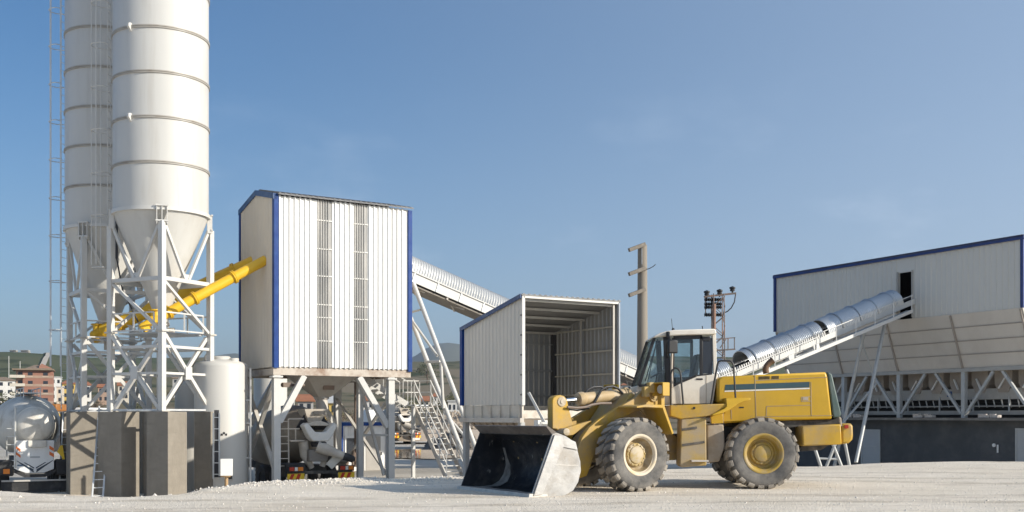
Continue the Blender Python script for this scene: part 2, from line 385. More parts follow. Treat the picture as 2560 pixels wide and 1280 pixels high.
    if rail:
        m = MB()
        for a, b in ((legs[0], legs[1]), (legs[3], legs[0]), (legs[1], legs[2])):
            d = (b-a).normalized(); nn = d.cross(Z); a2 = a+d*.12-nn*.0; b2 = b-d*.35
            for hz in (zp+.04, zp+.62): m.beam(a2+Z*hz, b2+Z*hz, .045, .045)
            for f in (.5, 1.): q = a2.lerp(b2, f); m.beam(q+Z*(zp+.04), q+Z*(zp+.62), .045, .045)
        m.build('hand_rail', M_frame, root)
    # outlet valve and chute
    m = MB(); m.lathe(lower, Z, [(.27, cone_to-.2), (.27, cone_to-.32), (.17, cone_to-.34), (.17, cone_to-.62), (0, cone_to-.62)], 20); m.box(lower+d1*.32+Z*(cone_to-.45), .22, .16, .16); m.build('outlet_valve', M_frame2, root)
    # lifting lugs on the hoops
    for hz in hoop_z[1:4:2] if len(hoop_z) > 3 else []:
        o = V((-.37+.02, -.93, 0)).normalized() if c.x > -13 else V((-1, .1, 0)).normalized(); q = lower+o*(r+.02)+Z*hz
        m = MB(); t = V((-o.y, o.x, 0)); m.prism([(-.02,-.16),(.13,-.02),(.13,.07),(.06,.11),(-.02,.11)], lambda a, b, d: q+o*a+Z*b+t*d, -.02, .06); m.build('lifting_lug', M_frame, root)
    foot, out, z0, z1, zc0, hoops, lm = ladder
    caged_ladder(root, foot, out, z0, z1, zc0, hoops, lm)
    return root, legs
cN = P(403, 1040, 37.5); cN.z = 0
cF = P(272, 1040, 40.9); cF.z = 0
zN = [8.43+1.462*k for k in range(1, 7)]
zF = [1.65+(1040-y)*39.4/F for y in (462,362,265,165,65)]; zF.append(zF[-1]+1.44)
oN = V((-1, -.12, 0)).normalized(); oF = V((-1, .15, 0)).normalized()
hN = [1.65+(1040-y)*37/F for y in (668,536,430,322,215,107,2)]
hF = [1.65+(1040-y)*40.7/F for y in (823,700,585,490,393,297,203,107,15)]
silo_n, legsN = silo(cN, (.316,-.949), 'brighter white ribbed cement silo standing in front on its steel legs', 8.40, zN, (cN+oN*1.70, oN, 4.5, 17.5, 6.7, hN, M_frame))
silo_f, legsF = silo(cF, (-.2,-.98), 'shaded cement silo standing behind, with tall caged ladder on its outer side', 1.65+(1040-562)*39.4/F, zF, (cF+oF*1.76, oF, 1.9, 18.5, 3.5, hF, M_galvl), up_to=20, cone_to=4.7, r=1.51)
# cable run between the silos
m = MB(); q = cN+V((-1.60, .28, 0)); m.tube([q+Z*17.6, q+Z*7.0], .045, 6); m.tube([q+Z*7.0, q+V((.3,-.3,0))+Z*5.9, q+V((.9,-.5,0))+Z*4.8], .03, 6); m.build('cable_run', M_cable, silo_n)
# ------------------------------------------------------------------ concrete piers
def pier(c, yaw, sx, sy, top, label):
    X = V((math.cos(yaw), math.sin(yaw), 0)); Y = V((-X.y, X.x, 0)); b = -2.2
    m = MB(); m.box(V((c.x, c.y, (top+b)/2)), sx, sy, top-b, X, Y)
    o = m.build('concrete_pier', M_conc, None, at=(c.x, c.y, b), smooth=0, bevel=.012)
    return tag(o, label, 'pier', 'concrete piers under the silos')
yN = math.atan2(-.447, .894); yF = A
lab = {}
pier(legsN[0]+V((.12,.12,0)), yN, .92, .86, 1.79, 'board-marked concrete pier under the foremost leg of the front silo')
pier(legsN[1]+V((-.02,.1,0)), yN, .74, .80, 1.80, 'concrete pier under the front silo leg nearest the white water tank')
pier(legsN[3]+V((.22,.12,0)), yN, 1.06, .8, 1.79, 'concrete pier under the front silo leg beside the leaning ladder')
pier(legsN[2], yN, .8, .8, 1.80, 'shaded concrete pier at the back between two nearer piers')
pier(legsF[0]+V((-.0,.15,0)), yF, 1.15, .75, 1.80, 'wide concrete pier crossed by slanting brace shadows beside the leaning ladder')
pier(legsF[1]+V((.1,.1,0)), yF, .9, .8, 1.80, 'concrete pier under the rear silo leg that shows between the front piers')
pier(legsF[3]+V((.1,.1,0)), yF, .8, .8, 1.80, 'narrow dark concrete pier next to the tanker trailer')
pier(legsF[2], yF, .8, .8, 1.80, 'concrete pier under the hindmost leg of the rear silo')
pier(legsN[1]+V((.62,.85,0)), yN, .55, .5, 1.78, 'slim sunlit concrete pier behind the white electrical box')
# cable tray and electrical box on the pier
q = legsN[1]+V((.30,-.42,0))
root = thing('electrical_box', 'white wall box with cable tray on the edge of a concrete pier', 'box', (q.x, q.y, -.6))
bx = P(566, 1168, 36.9)
m = MB(); m.box(bx, .40, .28, .56, V((.96,.28,0)), V((-.28,.96,0))); m.build('casing', M_elbox, root, bevel=.012)
m = MB(); m.box(bx+V((-.02,0,-.30)), .30, .2, .05); m.tube([bx+Z*-.3, bx+V((0,0,-.8)), bx+V((0,.02,-1.5))], .06, 8); m.build('conduit', mat('tan conduit', (.45,.30,.16), .6), root)
tx = P(541, 1040, 37.2)
m = MB()
for s in (-1, 1): m.beam(V((tx.x+.10*s, tx.y, 1.75)), V((tx.x+.10*s, tx.y, -.45)), .03, .05)
for k in range(6): m.beam(V((tx.x-.1, tx.y, 1.6-k*.38)), V((tx.x+.1, tx.y, 1.6-k*.38)), .025, .03)
m.build('cable_tray', M_galv, root)
m = MB()
for k, dx in enumerate((-.06,-.02,.02,.06)): m.tube([V((tx.x+dx, tx.y+.03, 1.85)), V((tx.x+dx*.8, tx.y+.035, .6)), V((tx.x+dx, tx.y+.03, -.4)), bx+V((-.1,-.0,-.3))], .024, 6)
m.build('cable', M_cable, root)
# leaning ladders
M_alu = mat('dull aluminium', (.62,.63,.63), .4, .4, .08, 4)
def ladder(p, q, w, label, n):
    p = V(p); q = V(q); d = (q-p).normalized(); sd_ = V((.84,.54,0)); m = MB()
    for s in (-1, 1): m.beam(p+sd_*(w/2*s), q+sd_*(w/2*s), .06, .05, sd_)
    for k in range(n): c = p.lerp(q, (k+.6)/n); m.beam(c-sd_*(w/2), c+sd_*(w/2), .03, .03)
    return tag(m.build('ladder', M_alu, None, at=p), label, 'ladder')
ladder(P(243, 1252, 36.3), P(261, 1016, 38.2), .34, 'aluminium ladder leaning on the shadow-crossed concrete pier', 12)
ladder(P(160, 1236, 40.2), P(171, 1030, 41.0), .36, 'grey ladder standing between tanker trailer and dark pier', 11)
# ------------------------------------------------------------------ yellow screw conveyors
def screw(p, q, r, label, collars, motor_pts):
    p = V(p); q = V(q); d = (q-p).normalized(); L = (q-p).length
    root = thing('screw_conveyor', label, 'screw conveyor', p, 'yellow screw conveyors')
    m = MB(); m.lathe(p, d, [(0,0),(r,0),(r,L),(0,L)], 24); m.build('tube', M_yel, root)
    for t in collars:
        m = MB(); m.lathe(p+d*t, d, [(r-.01,-.05),(r+.06,-.05),(r+.06,-.01),(r+.045,0),(r+.06,.01),(r+.06,.05),(r-.01,.05)], 24)
        m.build('flange', M_yel, root)
    m = MB(); m.lathe(p-d*.5, d, [(0,-.03),(r*.55,-.03),(r*.72,.05),(r*.72,.38),(r*1.02,.42),(r*1.02,.52)], 20); m.box(p-d*.3-Z*(r*.9), .2, .24, .16, d, d.cross(Z).normalized(), d.cross(d.cross(Z).normalized())); m.build('motor', M_yel, root)
    c = V(motor_pts); t = (c-p).dot(d); b = p+d*t
    m = MB(); m.lathe(V((b.x,b.y,b.z+r*.5)), Z, [(.15,0),(.15,max(.2,c.z-b.z-r*.5-.12)),(.22,max(.2,c.z-b.z-r*.5-.12)),(.22,max(.24,c.z-b.z-r*.5))], 18); m.build('inlet', M_yel, root)
    return root
screw(P(386, 800, 36.9), P(664, 650, 38.75), .172, 'lower yellow screw conveyor tube from the front silo into the batching house', (.55, 1.55, 3.1), (cN.x, cN.y-.1, 4.45))
screw(P(262, 826, 40.3), P(637, 655, 40.1), .245, 'upper yellow screw conveyor tube reaching from the rear silo to the batching house', (.6, 2.0, 3.5, 5.2), (cF.x, cF.y-.1, 4.2))
# ------------------------------------------------------------------ batching house on legs
HW, HL, HB, HE, HR = 5.2, 3.6, 3.35, 9.20, 9.62
def H(u, v, z=0): return C0+U*u+N*v+Z*z
house = thing('batching_house', 'tall white corrugated batching house with blue corners standing on braced legs', 'plant building', H(0,0,-.7))
strips = [(1.57, 2.13), (2.95, 3.49)]                    # the two rooflight strips, along u
def wallbox(m, u0, u1, z0, z1): m.box(H((u0+u1)/2, .05, (z0+z1)/2), u1-u0, .10, z1-z0, U, N)
m = MB(); edges = [.10, strips[0][0], strips[0][1], strips[1][0], strips[1][1], HW-.10]
for k in (0, 2, 4):
    wallbox(m, edges[k], edges[k+1], HB, HE)
m.ribs(H(.1,0), U, -N, HW-.2, HB-.03, HE+.02, .187, .046, .075, .045, skip=lambda t: any(a-.13 < t+.1 < b+.03 for a, b in strips))
m.build('wall', M_white, house, smooth=0)
for a, b in strips:
    m = MB(); wallbox(m, a, b, HB, HE); mm = MB()
    mm.ribs(H(a,-.0), U, -N, b-a, HB-.03, HE+.02, .092, .03, .06, .03)
    mm.add([H(a,.02,HB),H(b,.02,HB),H(b,.02,HE),H(a,.02,HE),H(a,.026,HB),H(b,.026,HB),H(b,.026,HE),H(a,.026,HE)], [(0,1,2,3),(4,7,6,5),(0,4,5,1),(3,2,6,7),(0,3,7,4),(1,5,6,2)])
    mm.build('rooflight_strip', M_sheet, house, smooth=0)
m = MB()
for zz in (4.28, 5.1, 5.55, 6.55, 7.5, 8.5):
    for a, b in strips: m.box(H((a+b)/2, -.006, zz), b-a+.04, .02, .035, U, N)
m.build('fixing_strap', mat('pale strap', (.75,.73,.68), .5), house, smooth=0)
m = MB()
for zz in (3.9, 5.1, 6.3, 7.5, 8.7): m.box(H(HW/2, .20, zz), HW-.3, .1, .1, U, N)
m.build('girt', M_frame2, house)
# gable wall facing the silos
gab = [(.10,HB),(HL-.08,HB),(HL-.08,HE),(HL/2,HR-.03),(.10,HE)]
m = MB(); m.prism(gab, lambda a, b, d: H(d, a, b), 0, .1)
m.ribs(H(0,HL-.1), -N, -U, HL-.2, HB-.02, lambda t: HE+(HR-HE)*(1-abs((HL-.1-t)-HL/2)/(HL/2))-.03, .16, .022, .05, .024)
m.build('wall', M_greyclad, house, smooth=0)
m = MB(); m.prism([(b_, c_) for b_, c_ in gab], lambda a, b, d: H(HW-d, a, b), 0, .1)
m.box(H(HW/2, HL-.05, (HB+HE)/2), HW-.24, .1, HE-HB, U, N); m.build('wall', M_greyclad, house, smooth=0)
for c_, a_, b_, h_ in (((.06,.04,(HB+HE)/2),.15,.20,HE-HB+.1),((HW-.03,.045,(HB+HE)/2-.05),.15,.22,HE-HB+.05),((.03,HL-.03,(HB+HE)/2),.14,.14,HE-HB+.1)):
    m = MB(); m.box(H(*c_), a_, b_, h_, U, N); m.build('corner_trim', M_blue, house, smooth=0)
m = MB()
for v0, v1, z0, z1 in ((-.06,HL/2,HE+.03,HR+.03),(HL/2,HL+.06,HR+.03,HE+.03)): m.prism([(v0,z0-.16),(v1,z1-.16),(v1,z1+.03),(v0,z0+.03)], lambda a, b, d: H(d, a, b), -.05, .10)
m.build('verge_trim', M_blue2, house, smooth=0)
m = MB()
for v0, v1, z0, z1 in ((-.16,HL/2,HE+.02,HR+.05),(HL/2,HL+.16,HR+.05,HE+.02)): m.prism([(v0,z0),(v1,z1),(v1,z1+.05),(v0,z0+.05)], lambda a, b, d: H(d, a, b), .105, HW+.06)
k = .12
while k < HW: m.prism([(-.17,HE+.05),(HL/2,HR+.08),(HL/2,HR+.11),(-.17,HE+.085)], lambda a, b, d: H(d, a, b), k, k+.07); k += .2
m.build('roof', M_roofdk, house, smooth=0)
# floor beams
m = MB(); m.box(H(HW/2,HL/2,HB-.02), HW-.2, HL-.2, .04, U, N); m.build('floor', M_rust, house)
m = MB()
for v in (.08, HL-.08): m.beam(H(-.02,v,HB-.16), H(HW+.02,v,HB-.16), .14, .26)
for u in (.10, 1.75, 3.4, HW-.1): m.beam(H(u,.16,HB-.17), H(u,HL-.16,HB-.17), .14, .22)
m.build('floor_beam', M_rust, house)
def post(u, v, w=.24, zt=HB-.3, zb=-1.7, mt=None):
    m = MB(); h_ = w/2
    m.box(H(u,v-h_+.012,(zt+zb)/2), w, .024, zt-zb, U, N); m.box(H(u,v+h_-.012,(zt+zb)/2), w, .024, zt-zb, U, N); m.box(H(u,v,(zt+zb)/2), .03, w-.05, zt-zb, U, N)
    m.box(H(u,v,zt-.05), w+.12, w+.12, .06, U, N)
    return m.build('leg', mt or M_frame, house, smooth=0)
for u, v in ((.12,.12),(HW-.75,.12),(.12,HL-.15),(HW-1.4,HL-.15)): post(u, v)
post(HW-1.55, .12+.9, .2)
def brace(p, q, w=.14, mt=None): MB().beam(p, q, w, w, N).build('brace', mt or M_frame, house, smooth=0)
brace(H(.22,.12,1.45), H(1.12,.12,HB-.3), .2); brace(H(HW-.86,.12,1.25), H(HW-2.0,.12,HB-.3), .2)
brace(H(HW-1.5,HL-.15,1.3), H(HW-2.7,HL-.15,HB-.3), .2); brace(H(.3,HL-.15,1.3), H(1.3,HL-.15,HB-.3), .18)
brace(H(.12,.25,HB-.5), H(.12,HL-.3,-.2), .13, M_frame2); brace(H(.12,HL-.3,HB-.5), H(.12,.25,-.2), .13, M_frame2)
for a, b in (((HW-.75,.2,.6+1.7),(HW-1.5,HL-.3,-.6)),((HW-.75,.2,-.6),(HW-1.5,HL-.3,2.3))): brace(H(*a), H(*b), .1, M_frame2)
brace(H(HW-1.55,1.05,.95), H(HW-.75,.15,.95), .08, M_frame2); brace(H(HW-1.55,1.05,2.9), H(HW-1.0,.15,-.5), .09, M_frame2)
# weigh hopper and discharge
hc = H(2.45, 1.7)
def frust(m, c, a0, a1, z0, z1):
    vs = [c+U*(sx*a)+N*(sy*a)+Z*z for a, z in ((a0,z0),(a1,z1)) for sx, sy in ((-1,-1),(1,-1),(1,1),(-1,1))]
    return m.add(vs, [(0,1,5,4),(1,2,6,5),(2,3,7,6),(3,0,4,7),(0,3,2,1),(4,5,6,7)])
m = MB(); frust(m, hc, 1.05, .24, HB-.2, 2.35); m.build('hopper', mat('dusty hopper steel', (.56,.51,.44), .7, 0, .1, 2, (.36,.29,.22), .6, 2), house)
m = MB(); m.lathe(hc, Z, [(.26,2.36),(.26,2.28),(.2,2.26),(.22,1.9),(0,1.9)], 20); m.build('discharge_spout', M_frame2, house)
m = MB(); m.box(hc-N*.62+Z*2.78, .42, .06, .36, U, N); m.build('hatch', mat('rust hatch', (.28,.20,.15), .7), house)
m = MB()
for t_ in (.0,.18): m.tube([H(.25+t_,.5,HB-.62), H(1.3,.5+t_,HB-.62)], .05, 8)
m.box(H(.6,.4,HB-.62), .3, .2, .16, U, N); m.build('pipework', M_pipe, house)
m = MB()
pts = [H(3.4,2.8,2.95), H(4.27,2.8,2.95), H(4.27,2.8,-.3)]; m.tube(pts, .06, 8)
m.build('pipework', M_pipe, house)
# brown pump pipe by the cabin
m = MB(); a = P(866,1192,42); b = P(868,1150,42); c = P(880,1143,42); d = P(890,1150,42); 
m.tube([P(866,1196,42),P(866,1160,42),P(869,1149,42),P(878,1147,42),P(884,1140,42),P(886,1126,42),P(893,1121,42),P(908,1121,42)], .075, 10)
m.tube([P(882,1196,42),P(882,1150,42)], .05, 8); m.lathe(P(900,1121,42)-V((0,.0,0)), V((1,0,0)), [(.075,-.05),(.13,-.05),(.13,.05),(.075,.05)], 12)
tag(m.build('water_pipe', M_pipe, None, at=P(866,1200,42)), 'brown bent water pipe standing before the blue-framed cabin', 'pipe')
# ------------------------------------------------------------------ water tanks
def tank(px, Y, r, ztop, zb, label, dome=.22, fit=True):
    c = P(px, 1040, Y); c.z = zb; root = thing('water_tank', label, 'tank', c, 'white upright tanks')
    m = MB(); m.lathe(V((c.x,c.y,0)), Z, [(r,zb),(r,ztop-dome*1.2),(r*.985,ztop-dome*.9),(r*.9,ztop-dome*.55),(r*.55,ztop-dome*.15),(.28,ztop),(0,ztop)], 56); m.build('shell', M_tank, root)
    if fit:
        m = MB(); m.lathe(V((c.x,c.y,0)), Z, [(.36,ztop-.1),(.36,ztop+.05),(.30,ztop+.1),(0,ztop+.1)], 20); m.build('lid', M_tank, root)
        m = MB(); q = V((c.x-.45, c.y-.4, ztop-.12)); m.tube([q+V((0,0,-.1)), q+V((0,0,.2)), q+V((.06,0,.28)), q+V((.14,0,.28)), q+V((.2,0,.2)), q+V((.2,0,-.1))], .03, 8)
        m.lathe(V((c.x+.52,c.y-.28,0)), Z, [(.16,ztop-.18),(.16,ztop+.02),(0,ztop+.02)], 14); m.build('vent', M_tank, root)
    return root, c
tA, cA = tank(553, 38.6, .915, 3.62, -1.4, 'near white round-shouldered water tank between silo and batching house')
m = MB(); o = V((.52,-.854,0)).normalized(); q = V((cA.x,cA.y,-.33))+o*.92; t = V((-o.y,o.x,0)); m.box(q, .03, .26, .42, o, t); m.build('access_door', M_frame2, tA)
m = MB(); m.box(q+o*.03, .03, .17, .32, o, t); m.build('opening', M_dark, tA)
m = MB(); o = V((.35,-.936,0)).normalized(); q = V((cA.x,cA.y,1.02))+o*.92; t = V((-o.y,o.x,0))
for k in range(3): m.box(q+t*(.07*(k-1))+Z*(.05*(1-abs(k-1))), .012, .06, .07, o, t)
m.build('emblem', M_dark, tA)
m = MB(); lf = V((cA.x+.93,cA.y-.15,0)); t = V((.3,-.95,0))
for s in (-1,1): m.beam(lf+t*(.17*s)+V((.12,0,3.3)), lf+t*(.17*s)+V((.12,0,-1.3)), .04, .04)
for k in range(15): m.beam(lf-t*.17+V((.12,0,3.2-.3*k)), lf+t*.17+V((.12,0,3.2-.3*k)), .025, .025)
for zz in (2.2,1.4,.2): m.beam(lf+V((-.12,0,zz)), lf+V((.12,0,zz)), .04, .04)
m.build('ladder', M_frame, tA)
tank(480, 42.0, .62, 3.0, -1.4, 'shaded upright tank partly hidden behind the front silo legs', fit=False)
tank(676, 50.0, .74, 3.62, -1.4, 'bright white tank seen through the batching house legs', fit=False)
# ------------------------------------------------------------------ wheel loader
M_ly = mat('loader yellow paint', (.51,.305,.022), .5, 0, .14, 1.6, (.36,.255,.125), .85, 1.5, .38, .60, (1,1,1), 0, 40, .5, (.30,.215,.12), .62, .70, 5)
M_lyc = mat('clean loader yellow', (.53,.318,.018), .42, 0, .07, 1.4, (.44,.285,.06), .6, .9, .46, .70, (1,1,1), 0, 40, .5, (.36,.25,.10), .66, .72, 6)
M_lyd = mat('dusty loader yellow', (.42,.29,.085), .7, 0, .14, 2.2, (.36,.29,.20), .9, 2.0, .40, .60, (1,1,1), .2, 20)
M_cream = mat('cream cab paint', (.74,.69,.60), .42, 0, .05, 1.5, (.52,.45,.36), .5, 1.6, .5, .72)
M_tyre = mat('dusty tyre rubber', (.10,.097,.094), .85, 0, .3, 3, (.32,.295,.26), .72, 1.6, .40, .66, (1,1,1), .3, 30, .3)
M_tread = mat('dusty tyre tread', (.15,.138,.125), .9, 0, .3, 5, (.40,.355,.295), .95, 1.6, .40, .60, (1,1,1), .3, 30, .2)
M_steel = mat('worn bright steel', (.42,.415,.405), .38, .6, .14, 2, (.33,.30,.265), .8, 1.3, .45, .62, (1,1,1), .12, 14, .5, (.30,.24,.18), .64, .70, 4)
M_bkt = mat('shade-darkened scraped steel', (.03,.033,.04), .42, .25, .4, 2, (.12,.115,.11), .7, 2.2, .50, .66, (1,1,1), .15, 12, .5, (.34,.33,.31), .63, .68, 7, (1.2,1.2,.5))  # scoop and far plate darkened for the shade inside; scrape marks are wear
M_edge = mat('scuffed cutting edge', (.50,.48,.45), .5, .4, .2, 6, (.62,.58,.52), .8, 4, .42, .6)
M_chas = mat('dirty black chassis', (.05,.047,.043), .75, 0, .3, 3, (.22,.19,.155), .7, 2, .45, .66)
M_brown = mat('mud coated panel', (.30,.235,.165), .85, 0, .15, 2, (.42,.36,.29), .8, 1.6, .42, .62, (1,1,1), .2, 18)
M_chrome = mat('chrome rod', (.82,.84,.86), .12, 1, .02)
M_grille = mat('dark green grille', (.075,.115,.105), .5, 0, .15, 3, (.22,.23,.20), .5, 2)
M_stripe = mat('slate blue stripe', (.035,.075,.09), .45, 0, .1, 2)
M_wline = mat('white stripe', (.74,.72,.66), .45)
M_black = mat('black plastic', (.018,.018,.02), .45, 0, .2, 3)
M_seat = mat('dark cab interior', (.035,.035,.038), .7, 0, .2, 3)
M_lens = mat('lamp lens', (.55,.55,.52), .15)
M_rimy = mat('ochre wheel rim', (.42,.28,.05), .55, 0, .12, 3, (.33,.26,.16), .8, 3, .44, .62)
M_hubf = mat('dusty ochre hub', (.42,.30,.10), .7, 0, .15, 4, (.48,.42,.33), .8, 4, .42, .6)
M_pin = mat('tan dusty pin', (.42,.34,.23), .65, 0, .15, 6, (.55,.50,.42), .7, 6, .45, .6)
M_rimin = mat('brown rim dish', (.34,.255,.14), .8, 0, .15, 4, (.45,.39,.30), .7, 4, .45, .62)
M_rimc = mat('dust caked cream rim', (.62,.54,.42), .65, 0, .10, 3, (.50,.36,.14), .7, 3, .5, .68)
# frames: rear half square to the view line, front half steered toward the camera
HINGE = V((3.76, 26.45, 0)); TH = R(31)
FX = V((-math.cos(TH), -math.sin(TH), 0)); LX = V((math.sin(TH), -math.cos(TH), 0)); AX = HINGE+FX*2.12      # front axle middle on the ground
loader = thing('wheel_loader', 'yellow articulated wheel loader with cream cab and lowered steel bucket on the gravel', 'loader', HINGE)
def zq(zx, zy, Y): p = P(1560+zx/2.782, 800+zy/2.782, Y); return p
def rear(poly, Yp, y0, y1, name, mt, bevel=.012, par=None, smooth=35):
    m = MB(); pts = [(zq(a, b, Yp).x, zq(a, b, Yp).z) for a, b in poly]
    m.prism(pts, lambda a, b, d: V((a, d, b)), y0, y1); return m.build(name, mt, par or loader, smooth=smooth, bevel=bevel)
def fl(zx, zy, yl):      # region-7 zoom coordinates -> front frame local x, z on the plane y = yl
    px, py = 1120+zx/2.783, 800+zy/2.783; q = (px-1280)/F; b = AX+LX*yl
    x = (b.x-b.y*q)/(q*FX.y-FX.x); Yd = b.y+FX.y*x; return x, CH-(py-HZ)*Yd/F
def FT(x, y, z): return AX+FX*x+LX*y+Z*z
def front(poly, yp, y0, y1, name, mt, bevel=.012, conv=True, par=None):
    m = MB(); pts = [fl(a, b, yp) for a, b in poly] if conv else poly
    m.prism(pts, lambda a, b, d: FT(a, d, b), y0, y1); return m.build(name, mt, par or loader, bevel=bevel)
def wheel(c, out, rimmat, rot=0.0):
    out = V(out).normalized(); r = .815
    prof = [(.42,-.22),(.44,-.27),(.56,-.305),(.66,-.312),(.72,-.295),(.755,-.262),(.768,-.15),(.772,0),(.768,.15),(.755,.262),(.72,.295),(.66,.312),(.56,.305),(.44,.27),(.42,.22)]
    m = MB(); m.lathe(c, out, prof, 72); ty = m.build('tyre', M_tyre, loader, smooth=50)
    x = out.cross(Z).normalized(); y = out.cross(x)
    def pt(a, rr, t): return c+out*t+x*(rr*math.cos(a))+y*(rr*math.sin(a))
    m = MB(); n = 21
    for sgn in (-1, 1):
        for k in range(n):
            a = rot+2*math.pi*(k+(0 if sgn > 0 else .5))/n; w = math.pi/n*.60
            prof2 = [(.738,.302,.715,.29,.95,0),(.782,.298,.735,.28,1.05,0),(.815,.270,.75,.26,1.0,.0),(.820,.14,.76,.14,.95,.05),(.820,.012,.76,.012,.85,.14)]
            vs = []
            for ro, to, ri, ti, ws, sh in prof2:
                for (rr, t) in ((ro, to), (ri, ti)):
                    vs.append(pt(a-w*ws+sh*sgn, rr, t*sgn)); vs.append(pt(a+w*ws+sh*sgn, rr, t*sgn))
            fs = []
            for i in range(len(prof2)-1):
                b = 4*i; e = b+4; fs += [(b,b+1,e+1,e),(b,e,e+2,b+2),(b+1,b+3,e+3,e+1)]
            fs += [(0,2,3,1),(16,17,19,18)]
            m.add(vs, fs)
    m.build('tread', M_tread, ty, smooth=0)
    m = MB(); m.lathe(c, out, [(.40,-.24),(.455,-.24),(.455,.235),(.468,.262),(.455,.285),(.425,.288),(.402,.275),(.385,.24),(.372,.235),(.372,.225)], 56)
    rim = m.build('rim', rimmat, loader, smooth=40)
    m = MB(); m.lathe(c, out, [(.372,.232),(.355,.16),(.34,.10),(.325,.085),(.30,.085),(.285,.07),(0,.07)], 48); m.build('rim_dish', rimmat if rimmat is M_rimy else M_rimin, rim, smooth=40)
    m = MB(); m.lathe(c, out, [(.262,.07),(.258,.12),(.245,.135),(.215,.14),(.205,.13),(.195,.13),(.188,.16),(.17,.172),(0,.176)], 44)
    for k in range(14): a = k*math.pi/7+.1; m.lathe(pt(a, .23, .138), out, [(.016,0),(.016,.02),(0,.022)], 6)
    m.build('hub', M_hubf if rimmat is M_rimc else rimmat, rim, smooth=40)
    return ty
RA = V((5.69, 26.45, .0)); AW = AX+V((.17, 0, 0))
wheel(RA+V((0,-1.05,.80)), (0,-1,0), M_rimy); wheel(RA+V((0,1.05,.80)), (0,1,0), M_rimy, .1)
wheel(AW+LX*1.05+Z*.80, LX, M_rimc, .05); wheel(AW-LX*1.05+Z*.80, -LX, M_rimc, .12)
m = MB(); m.lathe(RA+V((0,-.9,.8)), (0,1,0), [(.0,0),(.17,0),(.2,.6),(.34,.75),(.34,1.05),(.2,1.2),(.17,1.8),(0,1.8)], 20); m.build('axle', M_chas, loader)
m = MB(); m.lathe(AW-LX*.9+Z*.8, LX, [(.0,0),(.17,0),(.2,.6),(.34,.75),(.34,1.05),(.2,1.2),(.17,1.8),(0,1.8)], 20); m.build('axle', M_chas, loader)
# --- rear half: engine hood, counterweight, chassis
YH = 25.58
hood = rear([(652,408),(690,392),(912,382),(1400,362),(1412,370),(1418,400),(1450,690),(1100,700),(620,722),(613,668),(690,640),(690,580),(650,575)], YH, 25.58, 27.32, 'hood', M_lyc, .05)
rear([(705,450),(1290,430),(1290,469),(700,489)], YH, YH-.006, YH+.01, 'stripe', M_stripe, 0, hood)
rear([(700,491),(1290,471),(1290,480),(699,500)], YH, YH-.006, YH+.01, 'stripe', M_wline, 0, hood)
seams = MB()
def seam(a, b, w=.012): seams.beam(zq(*a, YH)+V((0,-.001,0)), zq(*b, YH)+V((0,-.001,0)), w, .012, V((0,1,0)))
for a, b in (((910,384),(920,705)),((1300,430),(1303,668)),((992,600),(1300,592)),((992,600),(990,670)),((925,672),(1452,664)),((1235,536),(1300,534)),((1235,536),(1235,566)),((1235,566),(1300,564)),((690,640),(690,716)),((745,625),(748,690)),((915,420),(1415,398))): seam(a, b)
seams.build('panel_gap', M_brown, hood, smooth=0)
for x0, n_ in ((940,9),(1030,6)):
    m = MB()
    for k in range(n_): q = zq(x0+k*8.7, 403-(x0-940)*.03-k*.3, YH); m.box(q, .016, .014, .073)
    m.build('vent_slots', M_black, hood, smooth=0)
m = MB(); q = zq(1262,548,YH); m.box(q, .13, .012, .075); m.build('latch', M_brown, hood, bevel=.003)
m = MB(); q = zq(818,608,YH); m.box(q, .10, .014, .03); m.build('handle', M_black, hood)
rear([(1412,362),(1428,364),(1448,376),(1512,650),(1506,676),(1458,684),(1450,640),(1420,400)], 25.6, 25.60, 27.3, 'grille', M_grille, .03)
m = MB()
for k in range(5):
    t = .2+.17*k; a = zq(1448+(1512-1448)*t-12, 376+(650-376)*t, 25.6); m.box(a+V((.02,.85,0)), .06, 1.5, .03)
m.build('grille_slats', M_chas, loader)
rear([(1455,690),(1505,672),(1518,690),(1516,722),(1240,738),(1100,760),(1100,700)], 25.7, 25.7, 27.2, 'rear_frame', M_chas, .015)
cw = rear([(1238,738),(1510,724),(1516,866),(1245,878)], 25.3, 25.30, 27.6, 'counterweight', M_ly, .03)
rear([(1518,722),(1590,718),(1600,740),(1602,800),(1598,832),(1572,858),(1518,866)], 25.3, 25.36, 27.54, 'bumper', M_ly, .05)
rear([(1240,878),(1440,868),(1380,905),(1220,916)], 25.5, 25.6, 27.3, 'belly_plate', M_chas, .01)
m = MB(); m.box(zq(1550,742,25.3)+V((0,.03,0)), .08, .05, .08); m.build('tail_lamp', mat('red lamp lens', (.35,.03,.02), .25), loader)
m = MB(); m.tube([zq(1500,680,25.5), zq(1503,700,25.42), zq(1508,740,25.33)], .03, 6); m.build('rear_hose', M_brown, loader)
m = MB(); a, b = zq(660,940,26.2), zq(1250,820,26.2)
m.box(V((5.6,26.45,1.15)), 3.2, 1.0, .5); m.box(V((4.5,26.45,.95)), 1.5, .9, .55); m.build('rear_chassis', M_chas, loader, bevel=.02)
rear([(575,728),(690,726),(700,880),(660,985),(577,995)], 25.5, 25.45, 26.2, 'fuel_tank', M_brown, .03)
